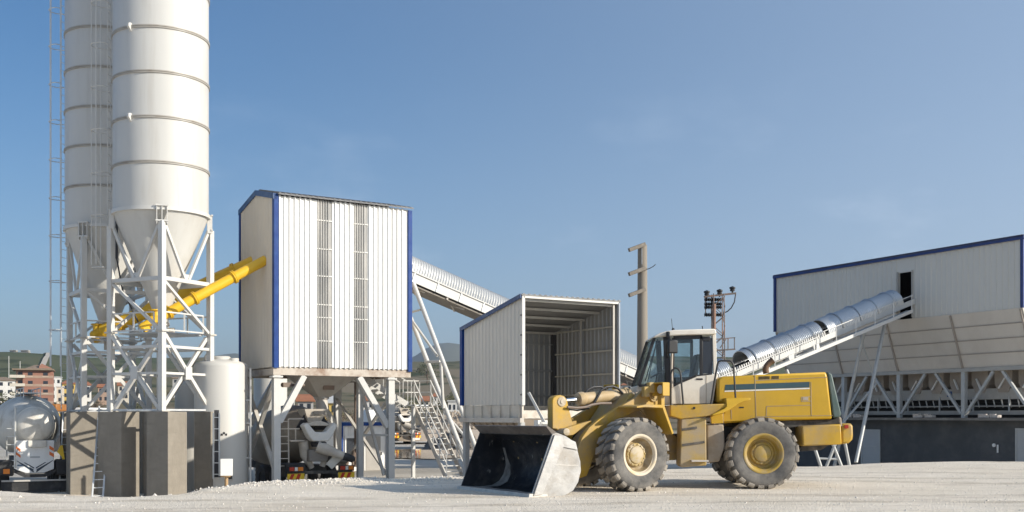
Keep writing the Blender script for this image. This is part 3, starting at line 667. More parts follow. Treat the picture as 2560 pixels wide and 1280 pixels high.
# step box and platform
rear([(398,684),(572,684),(575,1012),(405,1026),(388,1010)], 25.25, 25.25, 25.85, 'step_box', M_lyd, .025)
m = MB()
for a, b, c_, d_ in ((400,762,508,748),(405,870,560,848)): m.beam(zq(a,b,25.24), zq(c_,d_,25.24), .05, .02, V((0,1,0)))
m.build('step_recess', M_chas, loader)
m = MB(); m.box(zq(520,978,25.25)+V((0,-.10,0)), .38, .22, .035); m.build('step', mat('pale step tread', (.55,.50,.44), .6), loader)
rear([(322,592),(720,582),(716,602),(612,664),(560,672),(398,690),(322,668)], 25.22, 25.22, 27.68, 'cab_platform', M_ly, .02)
m = MB(); m.lathe(zq(488,612,25.215), V((0,-1,0)), [(.028,0),(.028,.01),(0,.01)], 12); m.build('plug', M_black, loader)
pf = [(zq(a, b, 25.12).x, zq(a, b, 25.12).z) for a, b in ((716,541),(890,540),(888,556),(850,562),(800,582),(740,620),(690,645),(612,667),(612,655),(700,615),(716,600))]
m = MB(); m.prism(pf, lambda a, b, d: V((a, d+(b-pf[0][1]+.45)*.55, b)), 25.02, 25.45); m.build('rear_fender', M_lyc, loader, bevel=.015)
rear([(604,668),(690,650),(690,718),(610,722)], 25.4, 25.42, 25.60, 'fender_panel', M_lyc, .01)
# --- cab
YC = 25.74; YF = 27.16
cab = rear([(330,472),(412,428),(500,390),(576,381),(652,376),(648,392),(618,582),(330,586)], YC, YC, YC+.05, 'cab_door', M_cream, .012)
MBq = MB(); 
for a, b in (((330,476),(330,586)),((572,382),(571,583)),((330,583),(571,581))): MBq.beam(zq(*a, YC)+V((0,-.002,0)), zq(*b, YC)+V((0,-.002,0)), .012, .01, V((0,1,0)))
MBq.build('door_gap', M_brown, cab, smooth=0)
m = MB(); m.box(zq(525,411,YC), .15, .03, .035); m.build('door_handle', M_black, cab, bevel=.006)
rear([(330,472),(412,428),(500,390),(652,376),(648,392),(618,582),(330,586)], YC, YF-.05, YF, 'cab_side', M_cream, .012)
rear([(330,400),(500,392),(650,378),(618,585),(330,588)], YC, YC+.06, YC+.5, 'seat_base', M_seat, .03)
rear([(612,388),(655,378),(620,582),(585,584)], YC, YC+.052, YF-.052, 'cab_rear', M_cream, .01)
rear([(85,462),(110,450),(335,455),(335,590),(95,590)], YC+.1, YC+.10, YF-.1, 'cab_nose', M_cream, .03)
roof = rear([(198,124),(215,108),(250,90),(300,76),(345,69),(625,61),(640,68),(643,98),(520,103),(400,106),(262,116)], YC-.08, YC-.10, YF+.10, 'cab_roof', M_cream, .035)
def pil(a, b, w, y, nm='cab_pillar', mt=None): MB().beam(zq(*a, YC)+V((0,y-YC,0)), zq(*b, YC)+V((0,y-YC,0)), w, .06, V((0,1,0))).build(nm, mt or M_black, loader, bevel=.008)
for y in (YC+.03, YF-.03):
    pil((212,122),(104,458), .07, y); pil((292,116),(312,462), .13, y); pil((336,460),(345,125), .07, y, mt=M_seat)
    pil((538,112),(538,380), .07, y); pil((345,122),(545,118), .09, y); pil((330,462),(505,388), .06, y); pil((505,388),(612,376), .04, y)
    pil((628,100),(636,378), .08, y, mt=M_cream); pil((104,456),(330,462), .06, y)
pil((540,130),(600,130), .10, YC+.03)
m = MB(); m.tube([zq(334,205,YC-.03), zq(330,330,YC-.03), zq(334,470,YC-.03)], .03, 8); m.build('grab_bar', mat('dusty bar', (.42,.36,.29), .5), loader)
rear([(548,125),(612,125),(614,372),(548,374)], YC+.03, YC+.02, YC+.04, 'rear_side_panel', M_pane, 0)
def pane(pts, nm='cab_glass'):
    m = MB(); n = len(pts); c = (pts[1]-pts[0]).cross(pts[2]-pts[0]).normalized()*.006
    m.add([p-c for p in pts]+[p+c for p in pts], [tuple(range(n)), tuple(range(n, 2*n))]+[(i,(i+1)%n,n+(i+1)%n,n+i) for i in range(n)])
    return m.build(nm, M_glass, loader, smooth=0)
for y in (YC+.03, YF-.03):
    o = V((0,y-YC,0)); pane([zq(a,b,YC)+o for a, b in ((212,124),(288,116),(306,458),(106,455))]); pane([zq(a,b,YC)+o for a, b in ((346,124),(536,118),(536,378),(500,388),(338,458))])
wsp = [zq(206,122,YC)+V((-.0,.06,0)), zq(206,122,YC)+V((0,YF-YC-.06,0)), zq(98,456,YC)+V((0,YF-YC-.06,0)), zq(98,456,YC)+V((0,.06,0))]
pane(wsp, 'windshield'); pane([zq(634,104,YC)+V((0,.1,0)), zq(634,104,YC)+V((0,YF-YC-.1,0)), zq(640,376,YC)+V((0,YF-YC-.1,0)), zq(640,376,YC)+V((0,.1,0))], 'rear_window')
m = MB(); a = zq(275,128,YC)+V((-.10,.25,0)); b = zq(190,425,YC)+V((-.12,.2,0)); m.tube([a, b], .014, 5); m.tube([a+V((.03,.5,-.05)), b+V((.12,.5,0))], .012, 5); m.build('wiper', M_black, loader)
m = MB(); q = zq(440,440,YC)+V((0,.75,0)); m.box(q+V((.05,0,.05)), .5, .5, .16); m.box(q+V((.30,0,.38)), .14, .48, .66, V((.97,0,-.22)), V((0,1,0)), V((.22,0,.97))); m.build('seat', M_seat, loader, bevel=.04)
m = MB(); q = zq(262,420,YC)+V((0,.72,0)); ax = V((-.5,0,.87)).normalized(); pts = [q+Z*.18+V((0,1,0))*(.19*math.cos(k*.524))+V((.87,0,.5))*(.19*math.sin(k*.524)) for k in range(13)]
m.tube(pts, .016, 6); m.tube([q+Z*.18, q+V((-.1,0,-.4))], .03, 6); m.box(q+V((-.14,0,-.22)), .24, .8, .36); m.build('steering_wheel', M_black, loader)
# mirror, rails, exhaust, aerials
m = MB(); q = zq(338,185,YC-.28); m.box(q, .24, .09, .31, V((.95,.3,0)), V((-.3,.95,0))); mr = m.build('mirror', M_black, loader, bevel=.03)
m = MB(); m.tube([zq(310,92,YC-.1), zq(306,84,YC-.2), zq(318,125,YC-.27), zq(326,150,YC-.27)], .022, 6); m.tube([zq(318,125,YC-.27), zq(296,170,YC-.22), zq(298,235,YC-.15), zq(306,260,YC)], .018, 6); m.box(zq(305,100,YC-.16), .08, .1, .12); m.build('mirror_arm', M_black, mr)
Yr = 25.30
m = MB(); m.tube([zq(a,b,Yr) for a, b in ((328,650),(324,520),(325,378),(334,350),(355,333),(376,338),(392,362),(398,420),(412,580),(408,660))], .022, 8); m.build('hand_rail', M_black, loader)
m = MB(); m.tube([zq(a,b,Yr) for a, b in ((604,658),(602,600),(628,430),(650,310),(658,290),(674,283),(735,284),(752,294),(762,316),(776,545))], .022, 8); m.build('hand_rail', M_black, loader)
m = MB(); m.tube([zq(a,b,26.5) for a, b in ((990,372),(984,345),(990,322),(1006,302),(1024,288),(1036,280))], [.075,.075,.07,.07,.075,.085], 14); m.build('exhaust', mat('rusty exhaust', (.16,.10,.065), .7, .3, .2, 5), loader)
m = MB(); m.tube([zq(338,68,26.4), zq(330,-10,26.4)], .006, 4); m.lathe(zq(342,70,26.4), Z, [(.035,-.02),(.035,.03),(.0,.06)], 8); m.tube([zq(546,62,26.4), zq(545,42,26.4)], .012, 5); m.build('aerial', M_black, loader)
# --- front half
front([(-2.05,.62),(-2.05,1.1),(-1.35,1.55),(-1.02,2.05),(-.62,2.18),(-.42,1.95),(-.1,1.55),(.35,1.15),(.62,.95),(.62,.62)], 0, -.46, .46, 'front_frame', M_lyd, .02, False)
for s in (1, -1):
    pl = [(1432,480),(1340,492),(1290,543),(1130,636),(1040,692),(975,745),(925,815),(893,890),(880,960),(885,1040),(905,1100),(955,1085),(985,1010),(1012,920),(1056,815),(1110,745),(1180,690),(1290,640),(1400,610),(1490,570),(1490,510)]
    pts = [fl(a, b, .56) for a, b in pl]
    m = MB(); m.prism(pts, lambda a, b, d: FT(a, d, b), .50 if s > 0 else -.62, .62 if s > 0 else -.50); m.build('lift_arm', M_ly, loader, bevel=.012)
x1, z1 = fl(1130, 690, 0); m = MB(); m.lathe(FT(x1, -.5, z1), LX, [(0,0),(.13,0),(.13,1.0),(0,1.0)], 18); m.build('cross_tube', M_lyd, loader)
for s in (1, -1):      # lift arm pin boss and side cylinder
    xa, za = fl(1425, 525, .6); m = MB(); m.lathe(FT(xa, .48*s if s > 0 else -.66, za), LX, [(0,0),(.14,0),(.14,.18),(.09,.18),(.09,.2),(0,.2)], 18); m.build('arm_pin', M_lyd, loader)
    m = MB(); a = FT(-.55, .40*s, 1.05); b = FT(x1-.05, .40*s, z1-.02); m.tube([a, a.lerp(b, .62)], .085, 14); m.tube([a.lerp(b, .6), b], .045, 10); m.build('lift_cylinder', M_lyd, loader)
# bell crank (two plates) and its link
pl = [(722,560),(730,540),(752,526),(780,522),(806,530),(826,556),(836,610),(866,722),(872,768),(838,800),(782,790),(752,760),(722,756)]
pl = [(a+6, b) for a, b in pl]
bc = MB(); pts = [fl(a, b, .16) for a, b in pl]
bell = []
m = MB(); m.prism(pts, lambda a, b, d: FT(a, d, b), -.06, .15); b1 = m.build('bell_crank', M_ly, loader, bevel=.02)
xp, zp_ = fl(792, 568, .16); m = MB(); m.lathe(FT(xp, -.1, zp_), LX, [(0,0),(.11,0),(.11,.265),(.085,.275),(.05,.275),(.05,.29),(0,.29)], 20); m.build('pin', M_pin, b1)
xc, zc = fl(1268, 512, 0); m = MB()
pr = FT(xp, 0, zp_); pe = FT(xc, 0, zc); d = (pe-pr).normalized(); L = (pe-pr).length
m.lathe(pr, d, [(0,.0),(.052,.0),(.052,L*.45),(0,L*.45)], 16); rod = m.build('tilt_rod', M_chrome, loader)
m = MB(); m.lathe(pr+d*(L*.27), d, [(.055,0),(.15,.0),(.165,.05),(.165,.13),(.14,.16),(.135,L*.62),(.155,L*.63),(.155,L*.68),(.1,L*.72),(0,L*.74)], 22); m.build('tilt_cylinder', mat('tan dusty cylinder', (.44,.32,.17), .6, 0, .15, 3, (.52,.44,.34), .8, 2, .4, .6), loader)
m = MB(); q = FT(xc-.02, 0, zc-.12); m.box(q-V((0,0,.06)), .30, .42, .42, FX, LX); m.build('cylinder_bracket', M_brown, loader, bevel=.03)
m = MB()
for pl2, yy in ((((1010,590),(1035,545),(1065,490),(1100,468),(1145,462),(1185,478),(1215,510),(1225,545)), .16), (((958,505),(975,485),(1010,468),(1060,466),(1095,480),(1110,495)), -.16), (((830,606),(900,612),(960,606),(1000,590),(1060,580),(1135,580)), .22), (((840,618),(900,626),(980,612)), -.05)):
    m2 = MB(); m2.tube([FT(fl(a, b, yy)[0], yy, fl(a, b, yy)[1]) for a, b in pl2], .028, 8); m2.build('hydraulic_hose', M_pipe if yy > .2 else M_black, loader)
pl = [(790,775),(800,758),(830,745),(900,724),(990,700),(990,728),(920,765),(860,800),(815,806),(795,795)]
front(pl, .3, .24, .36, 'bucket_link', M_ly, .012); front(pl, .3, -.36, -.24, 'bucket_link', M_ly, .012)
xl, zl_ = fl(822, 778, .36); m = MB(); m.lathe(FT(xl, -.38, zl_), LX, [(0,0),(.08,0),(.08,.76),(.05,.77),(0,.77)], 18); m.build('link_pin', M_pin, loader)
# fenders and lamps
pl = [(88,600),(150,588),(275,590),(283,598),(347,788),(336,796),(268,612),(150,606),(90,612)]
def z8_to_f(a, b, yl): return fl((1560+a/2.782-1120)*2.783, b*2.783/2.782, yl)
for s in (1, -1):
    pts = [z8_to_f(a, b, 1.36) for a, b in pl]; m = MB(); m.prism(pts, lambda a, b, d: FT(a, d, b), .66 if s > 0 else -1.36, 1.36 if s > 0 else -.66); m.build('front_fender', M_ly, loader, bevel=.008)
pts = [z8_to_f(a, b, .7) for a, b in ((100,612),(265,612),(335,795),(300,800),(240,700),(160,660))]; m = MB(); m.prism(pts, lambda a, b, d: FT(a, d, b), .62, .68); m.build('fender_web', M_lyd, loader, bevel=.006)
for s in (1, -1):
    yy = .95*s
    xq, zq_ = z8_to_f(258, 482, .95); c = FT(xq, yy, zq_)
    m = MB(); m.box(c+LX*.17, .20, .03, .30, FX, LX); m.box(c-LX*.17, .20, .03, .30, FX, LX); m.box(c+Z*.14, .20, .31, .03, FX, LX); m.box(c-FX*.09, .03, .31, .27, FX, LX); lb = m.build('lamp_guard', M_lyc, loader, bevel=.01)
    m = MB(); m.lathe(c-FX*.06, FX, [(0,0),(.09,.0),(.105,.08),(.095,.1),(0,.105)], 16); m.build('headlamp', M_lens, lb)
    m = MB(); m.box(c-Z*.32, .10, .14, .36, FX, LX); m.build('lamp_bracket', M_ly, lb, bevel=.01)
xq, zq_ = z8_to_f(60, 560, .5)
m = MB()
for (a, b) in ((150,500),(185,470)): x_, z_ = z8_to_f(a, b, .75); m.box(FT(x_, .75, z_), .16, .12, .24, FX, LX)
m.build('valve_block', M_lyd, loader, bevel=.02)
# --- bucket
YB0, YB1 = 1.56, -1.50
pl = [(575,1242),(700,1236),(812,1224),(872,1186),(906,1130),(926,1050),(922,985),(900,900),(884,850),(820,808),(760,785),(728,790)]
side = [fl(a, b, YB0) for a, b in pl]; tip = side[0]
def bx3(p, y): return FT(p[0], y, p[1])
cx = sum(p[0] for p in side)/len(side); cz = sum(p[1] for p in side)/len(side)
inner = [(p[0]+(cx-p[0])*.06, p[1]+(cz-p[1])*.06) for p in side]
m = MB(); n = len(side)
for y in (YB0-.035, YB1+.035): pass
vs = [bx3(p, YB1+.035) for p in side]+[bx3(p, YB1+.035) for p in inner]+[bx3(p, YB0-.035) for p in side]+[bx3(p, YB0-.035) for p in inner]
fs = []
for i in range(n-1): fs += [(i,i+1,2*n+i+1,2*n+i),(n+i,n+i+1,3*n+i+1,3*n+i),(i,i+1,n+i+1,n+i),(2*n+i,2*n+i+1,3*n+i+1,3*n+i)]
fs += [(0,n,3*n,2*n),(n-1,2*n-1,4*n-1,3*n-1)]
m.add(vs, fs); bk = m.build('bucket', M_bkt, loader, smooth=50)
for y0, y1, mt_ in ((YB0-.035, YB0, M_steel), (YB1, YB1+.035, M_bkt)):
    m = MB(); m.prism(side, lambda a, b, d: FT(a, d, b), y0, y1); m.build('side_plate', mt_, bk, bevel=.008)
# bent wear strip along the side plate's open edge
e0 = fl(588, 1225, YB0); e1 = fl(735, 800, YB0); w0 = fl(650, 1215, YB0); w1 = fl(800, 880, YB0); 
m = MB(); m.prism([e0, e1, fl(790, 808, YB0), w1, w0], lambda a, b, d: FT(a, d, b), YB0+.001, YB0+.04); m.build('wear_plate', mat('scuffed wear plate', (.44,.43,.415), .42, .5, .16, 3, (.34,.31,.27), .8, 2.5, .5, .66, (1,1,1), .15, 14), bk, bevel=.008)
m = MB(); m.prism([fl(735,800,YB0), fl(790,806,YB0), fl(884,848,YB0), fl(898,905,YB0), fl(800,885,YB0), fl(722,842,YB0)], lambda a, b, d: FT(a, d, b), YB0+.001, YB0+.028); m.build('corner_gusset', M_steel, bk, bevel=.006)
m = MB(); a_, b_ = fl(742,1008,YB0), fl(905,1012,YB0); m.beam(FT(a_[0],YB0,a_[1]), FT(b_[0],YB0,b_[1]), .012, .02, LX); m.build('weld_seam', M_edge, bk)
m = MB(); tx, tz = tip; m.prism([(tx+.06,tz-.0),(tx+.04,tz+.10),(tx-.40,tz+.07),(tx-.40,tz-.0)], lambda a, b, d: FT(a, d, b), YB1-.02, YB0+.02); m.build('cutting_edge', M_edge, bk, bevel=.005)
# spill guard along the top
t0 = fl(728, 800, YB0); t1 = fl(684, 742, YB0); t2 = fl(760, 783, YB0)
t0, t1, t2 = [(p[0], p[1]) for p in (t0, t1, t2)]
m = MB(); m.prism([t0, t1, (t1[0]-.04, t1[1]+.015), t2], lambda a, b, d: FT(a, d, b), YB1+.01, YB0-.01); m.build('spill_guard', mat('dull brown steel', (.13,.11,.095), .6, .2, .2, 3, (.30,.26,.22), .6, 2), bk, bevel=.006)
m = MB()
for yy in (-.9,.1,1.1): m.prism([fl(900,900,YB0),fl(926,1050,YB0),(fl(926,1050,YB0)[0]-.12, fl(926,1050,YB0)[1]),(fl(884,850,YB0)[0]-.16, fl(884,850,YB0)[1]+.06),(fl(840,815,YB0)[0]-.02, fl(840,815,YB0)[1]+.05)], lambda a, b, d: FT(a, d, b), yy-.03, yy+.03)
m.build('bucket_ear', M_lyd, bk, bevel=.006)

# sunlit crescent in the scoop's far corner, painted as a pale strip along its curve
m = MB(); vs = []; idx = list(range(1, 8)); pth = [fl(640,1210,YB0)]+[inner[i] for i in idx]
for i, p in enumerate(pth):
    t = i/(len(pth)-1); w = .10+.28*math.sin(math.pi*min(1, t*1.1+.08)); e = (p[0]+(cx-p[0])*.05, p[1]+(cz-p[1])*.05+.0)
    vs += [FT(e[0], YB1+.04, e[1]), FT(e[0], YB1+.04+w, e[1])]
m.add(vs, [(2*i, 2*i+1, 2*i+3, 2*i+2) for i in range(len(pth)-1)]); m.build('sunlit_crescent', mat('painted sunlit grey', (.33,.315,.29), .95, 0, .3, 5, (.16,.15,.14), .7, 3), bk)
m = MB(); vs = []
for k in range(25):
    y = YB1+.06+(YB0-YB1-.12)*k/24; d_ = .34+.22*mnoise.noise(V((y*1.7, 3, 0)))+.08*mnoise.noise(V((y*6, 1, 0)))
    vs += [FT(tx+.03, y, tz+.104), FT(tx-d_, y, tz+.078+.01)]
m.add(vs, [(2*i, 2*i+1, 2*i+3, 2*i+2) for i in range(24)]); m.build('floor_dust', mat('thin floor dust', (.22,.21,.195), .95, 0, .35, 4, (.42,.39,.35), .8, 3), bk)
# ------------------------------------------------------------------ loading hopper shelter
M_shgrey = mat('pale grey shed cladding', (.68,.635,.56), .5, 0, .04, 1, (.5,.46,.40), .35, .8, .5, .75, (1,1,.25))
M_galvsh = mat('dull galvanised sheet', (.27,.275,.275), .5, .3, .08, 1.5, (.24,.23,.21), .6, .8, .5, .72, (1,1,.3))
M_purl = mat('purlin steel', (.40,.385,.35), .55, 0, .1, 3)
M_hopc = mat('stained hopper steel', (.62,.57,.49), .65, 0, .1, 2, (.36,.25,.17), .7, 1.6, .5, .68)
S0 = P(1305, 1040, 33.5); S0.z = 0; SW, SL = 3.62, 3.57
def Q(u, v, z=0): return S0+U*u+N*v+Z*z
SB, ZF, ZB = 1.99, 5.25, 4.50           # lower edge, front and back roof heights
def zr(v): return ZF+(ZB-ZF)*v/SL
shel = thing('hopper_shelter', 'grey three-sided corrugated shelter over the loading hopper with its open mouth toward the loader', 'shelter', Q(1,1,-.7))
m = MB(); m.prism([(0,SB),(SL,SB),(SL,zr(SL)),(0,zr(0))], lambda a, b, d: Q(d, a, b), 0, .04)
m.ribs(Q(0,SL-.02), -N, -U, SL-.04, SB, lambda t: zr(SL-t)-.02, .215, .028, .10, .05); m.build('wall', M_shgrey, shel, smooth=0)
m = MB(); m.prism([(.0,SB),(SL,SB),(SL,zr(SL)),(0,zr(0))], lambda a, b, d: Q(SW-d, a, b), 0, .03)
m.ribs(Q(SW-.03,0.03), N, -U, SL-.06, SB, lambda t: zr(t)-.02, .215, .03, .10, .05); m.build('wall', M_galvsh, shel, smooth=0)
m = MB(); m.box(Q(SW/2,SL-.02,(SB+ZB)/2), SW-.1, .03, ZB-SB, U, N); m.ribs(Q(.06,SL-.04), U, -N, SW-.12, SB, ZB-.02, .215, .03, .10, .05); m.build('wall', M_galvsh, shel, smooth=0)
m = MB(); m.prism([(-.08,ZF+.03),(SL+.08,ZB+.01),(SL+.08,ZB+.05),(-.08,ZF+.07)], lambda a, b, d: Q(d, a, b), -.06, SW+.06)
k = -.02
while k < SW: m.prism([(-.09,ZF+.06),(SL+.08,ZB+.04),(SL+.08,ZB+.07),(-.09,ZF+.092)], lambda a, b, d: Q(d, a, b), k, k+.07); k += .2
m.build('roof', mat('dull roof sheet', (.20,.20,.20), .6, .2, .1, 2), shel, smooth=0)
m = MB(); m.prism([(-.06,ZF-.05),(SL+.10,ZB-.07),(SL+.10,ZB+.06),(-.06,ZF+.08)], lambda a, b, d: Q(d, a, b), -.10, -.062); m.build('verge_trim', M_blue2, shel, smooth=0)
MB().box(Q(-.03,SL+.03,(SB+ZB)/2), .12, .14, ZB-SB, U, N).build('corner_trim', M_blue, shel, smooth=0)
MB().box(Q(SW+.01,-.03,(SB+ZF)/2), .05, .10, ZF-SB, U, N).build('corner_trim', mat('grey corner trim', (.30,.33,.37), .5), shel, smooth=0)
for k in range(5): v = .10+k*.82; MB().box(Q(SW/2,v,zr(v)-.06), SW-.12, .06, .07, U, N).build('roof_purlin', M_purl, shel, smooth=0)
m = MB()
for zz in (2.35,3.0,3.75,4.5): m.box(Q(SW-.10,SL/2,zz), .05, SL-.12, .05, U, N); 
m.build('wall_rail', M_purl, shel, smooth=0)
m = MB()
for zz in (2.35,3.2,4.1): m.box(Q(SW/2,SL-.09,zz), SW-.2, .05, .05, U, N)
m.build('wall_rail', M_galvsh, shel, smooth=0)
MB().box(Q(.02,-.035,(SB+ZF)/2), .10, .06, ZF-SB+.03, U, N).build('corner_post', M_frame, shel, smooth=0)
MB().box(Q(SW-.14,.04,(SB+ZF)/2), .05, .05, ZF-SB, U, N).build('corner_post', M_frame2, shel, smooth=0)
MB().box(Q(SW-.16,SL/2,(SB+zr(SL/2))/2), .05, .05, zr(SL/2)-SB, U, N).build('wall_post', M_purl, shel, smooth=0)
MB().box(Q(SW-.12,SL-.12,(SB+ZB)/2), .12, .12, ZB-SB, U, N).build('wall_post', mat('dark post', (.05,.05,.055), .6), shel, smooth=0)
MB().box(Q(SW/2,-.03,ZF), SW, .07, .08, U, N).build('front_purlin', M_frame, shel, smooth=0)
for k in range(6): MB().box(Q(-.045,-.02,SB+.3+k*.6), .03, .05, .04, U, N).build('hinge', M_dark, shel, smooth=0)
# hopper under the shelter
hop = thing('loading_hopper', 'stained steel loading hopper carried on grey posts under the corrugated shelter', 'hopper', Q(1.8,1.7,-.7))
m = MB(); m.box(Q(.03,SL/2,1.78), .06, SL, .40, U, N); m.box(Q(SW-.03,SL/2,1.78), .06, SL, .40, U, N); m.box(Q(SW/2,SL-.03,1.78), SW-.12, .06, .40, U, N); m.box(Q(SW/2,.03,1.70), SW-.12, .06, .24, U, N)
m.build('rim', M_hopc, hop, smooth=0)
for k in range(7): MB().box(Q(-.03,.1+k*(SL-.2)/6,1.78), .06, .05, .40, U, N).build('stiffener', M_hopc, hop, smooth=0)
MB().beam(Q(-.06,-.1,1.52), Q(-.06,SL+.05,1.52), .14, .14).build('edge_beam', M_frame2, hop, smooth=0)
m = MB(); vs = [Q(.05,.05,1.56),Q(SW-.05,.05,1.56),Q(SW-.05,SL-.05,1.56),Q(.05,SL-.05,1.56),Q(1.3,.9,.1),Q(2.4,.9,.1),Q(2.4,2.6,.1),Q(1.3,2.6,.1)]
m.add(vs, [(0,1,5,4),(1,2,6,5),(2,3,7,6),(3,0,4,7),(4,5,6,7)])
for k in range(8):
    t = .06+k*.125; a = Q(.05,.05,1.56).lerp(Q(.05,SL-.05,1.56), t); b = Q(1.3,.9,.1).lerp(Q(1.3,2.6,.1), t); m.beam(a-U*.02, b-U*.02, .07, .07, U)
m.build('chute', mat('brown hopper planks', (.40,.33,.26), .8, 0, .12, 2, (.24,.18,.13), .6, 2), hop, smooth=0)
for u, v in ((.04,.10),(.04,SL-.1),(SW-.06,.1),(SW-.06,SL-.1)): MB().box(Q(u,v,.35), .16, .16, 2.22, U, N).build('leg', mat('grey post', (.42,.43,.43), .55, 0, .08, 3), hop, smooth=0)
MB().box(Q(SW/2,SL/2,1.42), SW-.5, SL-.5, .05, U, N).build('grate', M_dark, hop, smooth=0)
def heap(nm, c, rx, ry, h, mt, label, n=26, rough=.25, cat='heap', stones=0, stone_mat=None, yaw=0.0):
    m = MB(); vs = []; c = V(c); X = V((math.cos(yaw), math.sin(yaw), 0)); Y = V((-X.y, X.x, 0))
    for j in range(n+1):
        for i in range(n+1):
            a, b = i/n*2-1, j/n*2-1; rr = math.hypot(a, b); z = max(0, 1-rr)**.8
            q = mnoise.noise(V((a*2.2+c.x, b*2.2+c.y, 1)))*.6+mnoise.noise(V((a*6+c.x, b*6, 4)))*.45
            vs.append(c+X*(a*rx)+Y*(b*ry)+Z*(h*(z+q*rough*min(1, z*3))-.12))
    m.add(vs, [(j*(n+1)+i, j*(n+1)+i+1, (j+1)*(n+1)+i+1, (j+1)*(n+1)+i) for j in range(n) for i in range(n)])
    for k in range(stones):
        a = random.random()*6.28; rr = random.random()**.6; p = c+X*(rx*rr*math.cos(a))+Y*(ry*rr*math.sin(a))+Z*(h*(1-rr)**.8*random.uniform(.85,1.05)); r = random.uniform(.12,.42)*h*.5
        vs = [p+V((math.cos(t)*r*random.uniform(.6,1.2), math.sin(t)*r*random.uniform(.6,1.2), -r*.4)) for t in (0,1.3,2.5,3.8,5)]+[p+V((random.uniform(-.4,.4)*r, 0, r*random.uniform(.5,1.)))]
        m.add(vs, [(i,(i+1)%5,5) for i in range(5)])
    return tag(m.build(nm, mt, None, at=c, smooth=0 if stones else 60), label, cat)
M_grav = mat('heaped gravel', (.60,.57,.52), .95, 0, .2, 6, None, 0, 1, .4, .6, (1,1,1), .6, 14)
heap('gravel_heap', Q(1.9,.9,1.44), 1.5, 1.1, .62, M_grav, 'grey gravel heap lying in the mouth of the loading hopper')
# white ramp wall with small steel rail
rw = thing('ramp_wall', 'white painted retaining wall with small railing and steps beside the hopper', 'wall', Q(4.2,1.0,-.7))
m = MB(); m.box(Q(1.55,-.62,1.36), 2.9, .22, .34, U, N); m.build('coping', mat('white painted concrete', (.76,.75,.71), .7, 0, .06, 2, (.5,.46,.4), .5, 2), rw, smooth=0)
m = MB(); m.box(Q(1.55,-.60,.3), 2.8, .18, 1.8, U, N); m.build('panel', mat('pinkish plank wall', (.46,.38,.32), .85, 0, .15, 3, (.3,.24,.2), .6, 3, .45, .6, (1,1,.3)), rw, smooth=0)
m = MB()
for u in (.10,.62): m.beam(Q(u,-.86,-.3), Q(u,-.86,1.48), .05, .05)
for z in (1.45,1.12,.8,.5,.2): m.beam(Q(.10,-.86,z), Q(.62,-.86,z), .04, .04)
m.beam(Q(-.02,-.4,2.35), Q(.30,-.78,1.45), .07, .07); m.build('railing', M_frame, rw, smooth=0)
# ------------------------------------------------------------------ ribbed conveyor hoods
M_hood = mat('galvanised hood sheet', (.55,.565,.58), .33, .8, .06, 2, (.50,.50,.48), .4, 1)
M_under = mat('grey conveyor underside', (.24,.215,.185), .75, 0, .12, 2)
def hood(root, o, d, t0, t1, r, h, mt, wave=.018, pitch=.10, full=False, band=None):
    """half-round corrugated hood over a belt: wavy outer skin, inner skin, straight skirts"""
    side_ = d.cross(Z).normalized(); up = side_.cross(d).normalized()
    if up.z < 0: up = -up
    m = MB(); L = t1-t0; nseg = max(2, int(L/pitch*4)); na = 22; vs = []
    for i in range(nseg+1):
        t = t0+L*i/nseg; w = wave*math.cos(2*math.pi*(t/pitch))
        ring = []
        for rr in (r+w, r-.03):
            ring.append(o+d*t+side_*rr-up*h)
            for k in range(na+1):
                a = math.pi*k/na; ring.append(o+d*t+side_*(rr*math.cos(a))+up*(rr*math.sin(a)))
            ring.append(o+d*t-side_*rr-up*h)
        vs += ring
    k1 = na+3; per = 2*k1; fs = []
    for i in range(nseg):
        for k in range(k1-1):
            fs.append((i*per+k, i*per+k+1, (i+1)*per+k+1, (i+1)*per+k)); fs.append((i*per+k1+k, (i+1)*per+k1+k, (i+1)*per+k1+k+1, i*per+k1+k+1))
    for i in (0, nseg):
        for k in range(k1-1): fs.append((i*per+k, i*per+k+1, i*per+k1+k+1, i*per+k1+k))
    m.add(vs, fs); hd = m.build('hood', mt, root, smooth=50)
    if band:
        t = t0+band*.5
        while t < t1-.05:
            m = MB(); pts = [o+d*t+side_*((r+.03)*math.cos(math.pi*k/na))+up*((r+.03)*math.sin(math.pi*k/na)) for k in range(na+1)]
            m.tube([o+d*t+side_*(r+.03)-up*h]+pts+[o+d*t-side_*(r+.03)-up*h], .022, 4); m.build('hood_band', mt, hd); t += band
    return side_, up
# conveyor feeding the batching house
c1d = V((U.x, U.y, -.322)).normalized(); c1o = H(5.0, 1.2, 7.42)
cv1 = thing('belt_conveyor', 'white belt conveyor with ribbed grey hood descending from the batching house behind the shelter', 'conveyor', H(9,1.2,-.7), 'hooded belt conveyors')
s1, u1 = hood(cv1, c1o, c1d, .1, 16.2, .52, .18, mat('pale ribbed hood', (.60,.60,.585), .4, .45, .05, 2, (.5,.48,.44), .4, 1), .022, .115)
for sg in (1, -1):
    m = MB(); b = c1o+s1*(.56*sg)-u1*.36; m.beam(b, b+c1d*16.4, .05, .36, u1); m.beam(b+u1*.19+s1*.03*sg, b+u1*.19+s1*.03*sg+c1d*16.4, .08, .04, u1)
    m.build('side_plate', M_frame, cv1, smooth=0)
    m = MB(); t = .8
    while t < 16: m.beam(b+c1d*t+s1*(.035*sg)-u1*.18, b+c1d*t+s1*(.035*sg)+u1*.18, .05, .04, s1); t += 1.05
    m.build('side_rib', M_galv, cv1, smooth=0)
m = MB(); b = c1o-u1*.62; m.beam(b+c1d*.4, b+c1d*16.2, 1.0, .06, u1); m.build('underpan', M_under, cv1, smooth=0)
m = MB(); t = .6
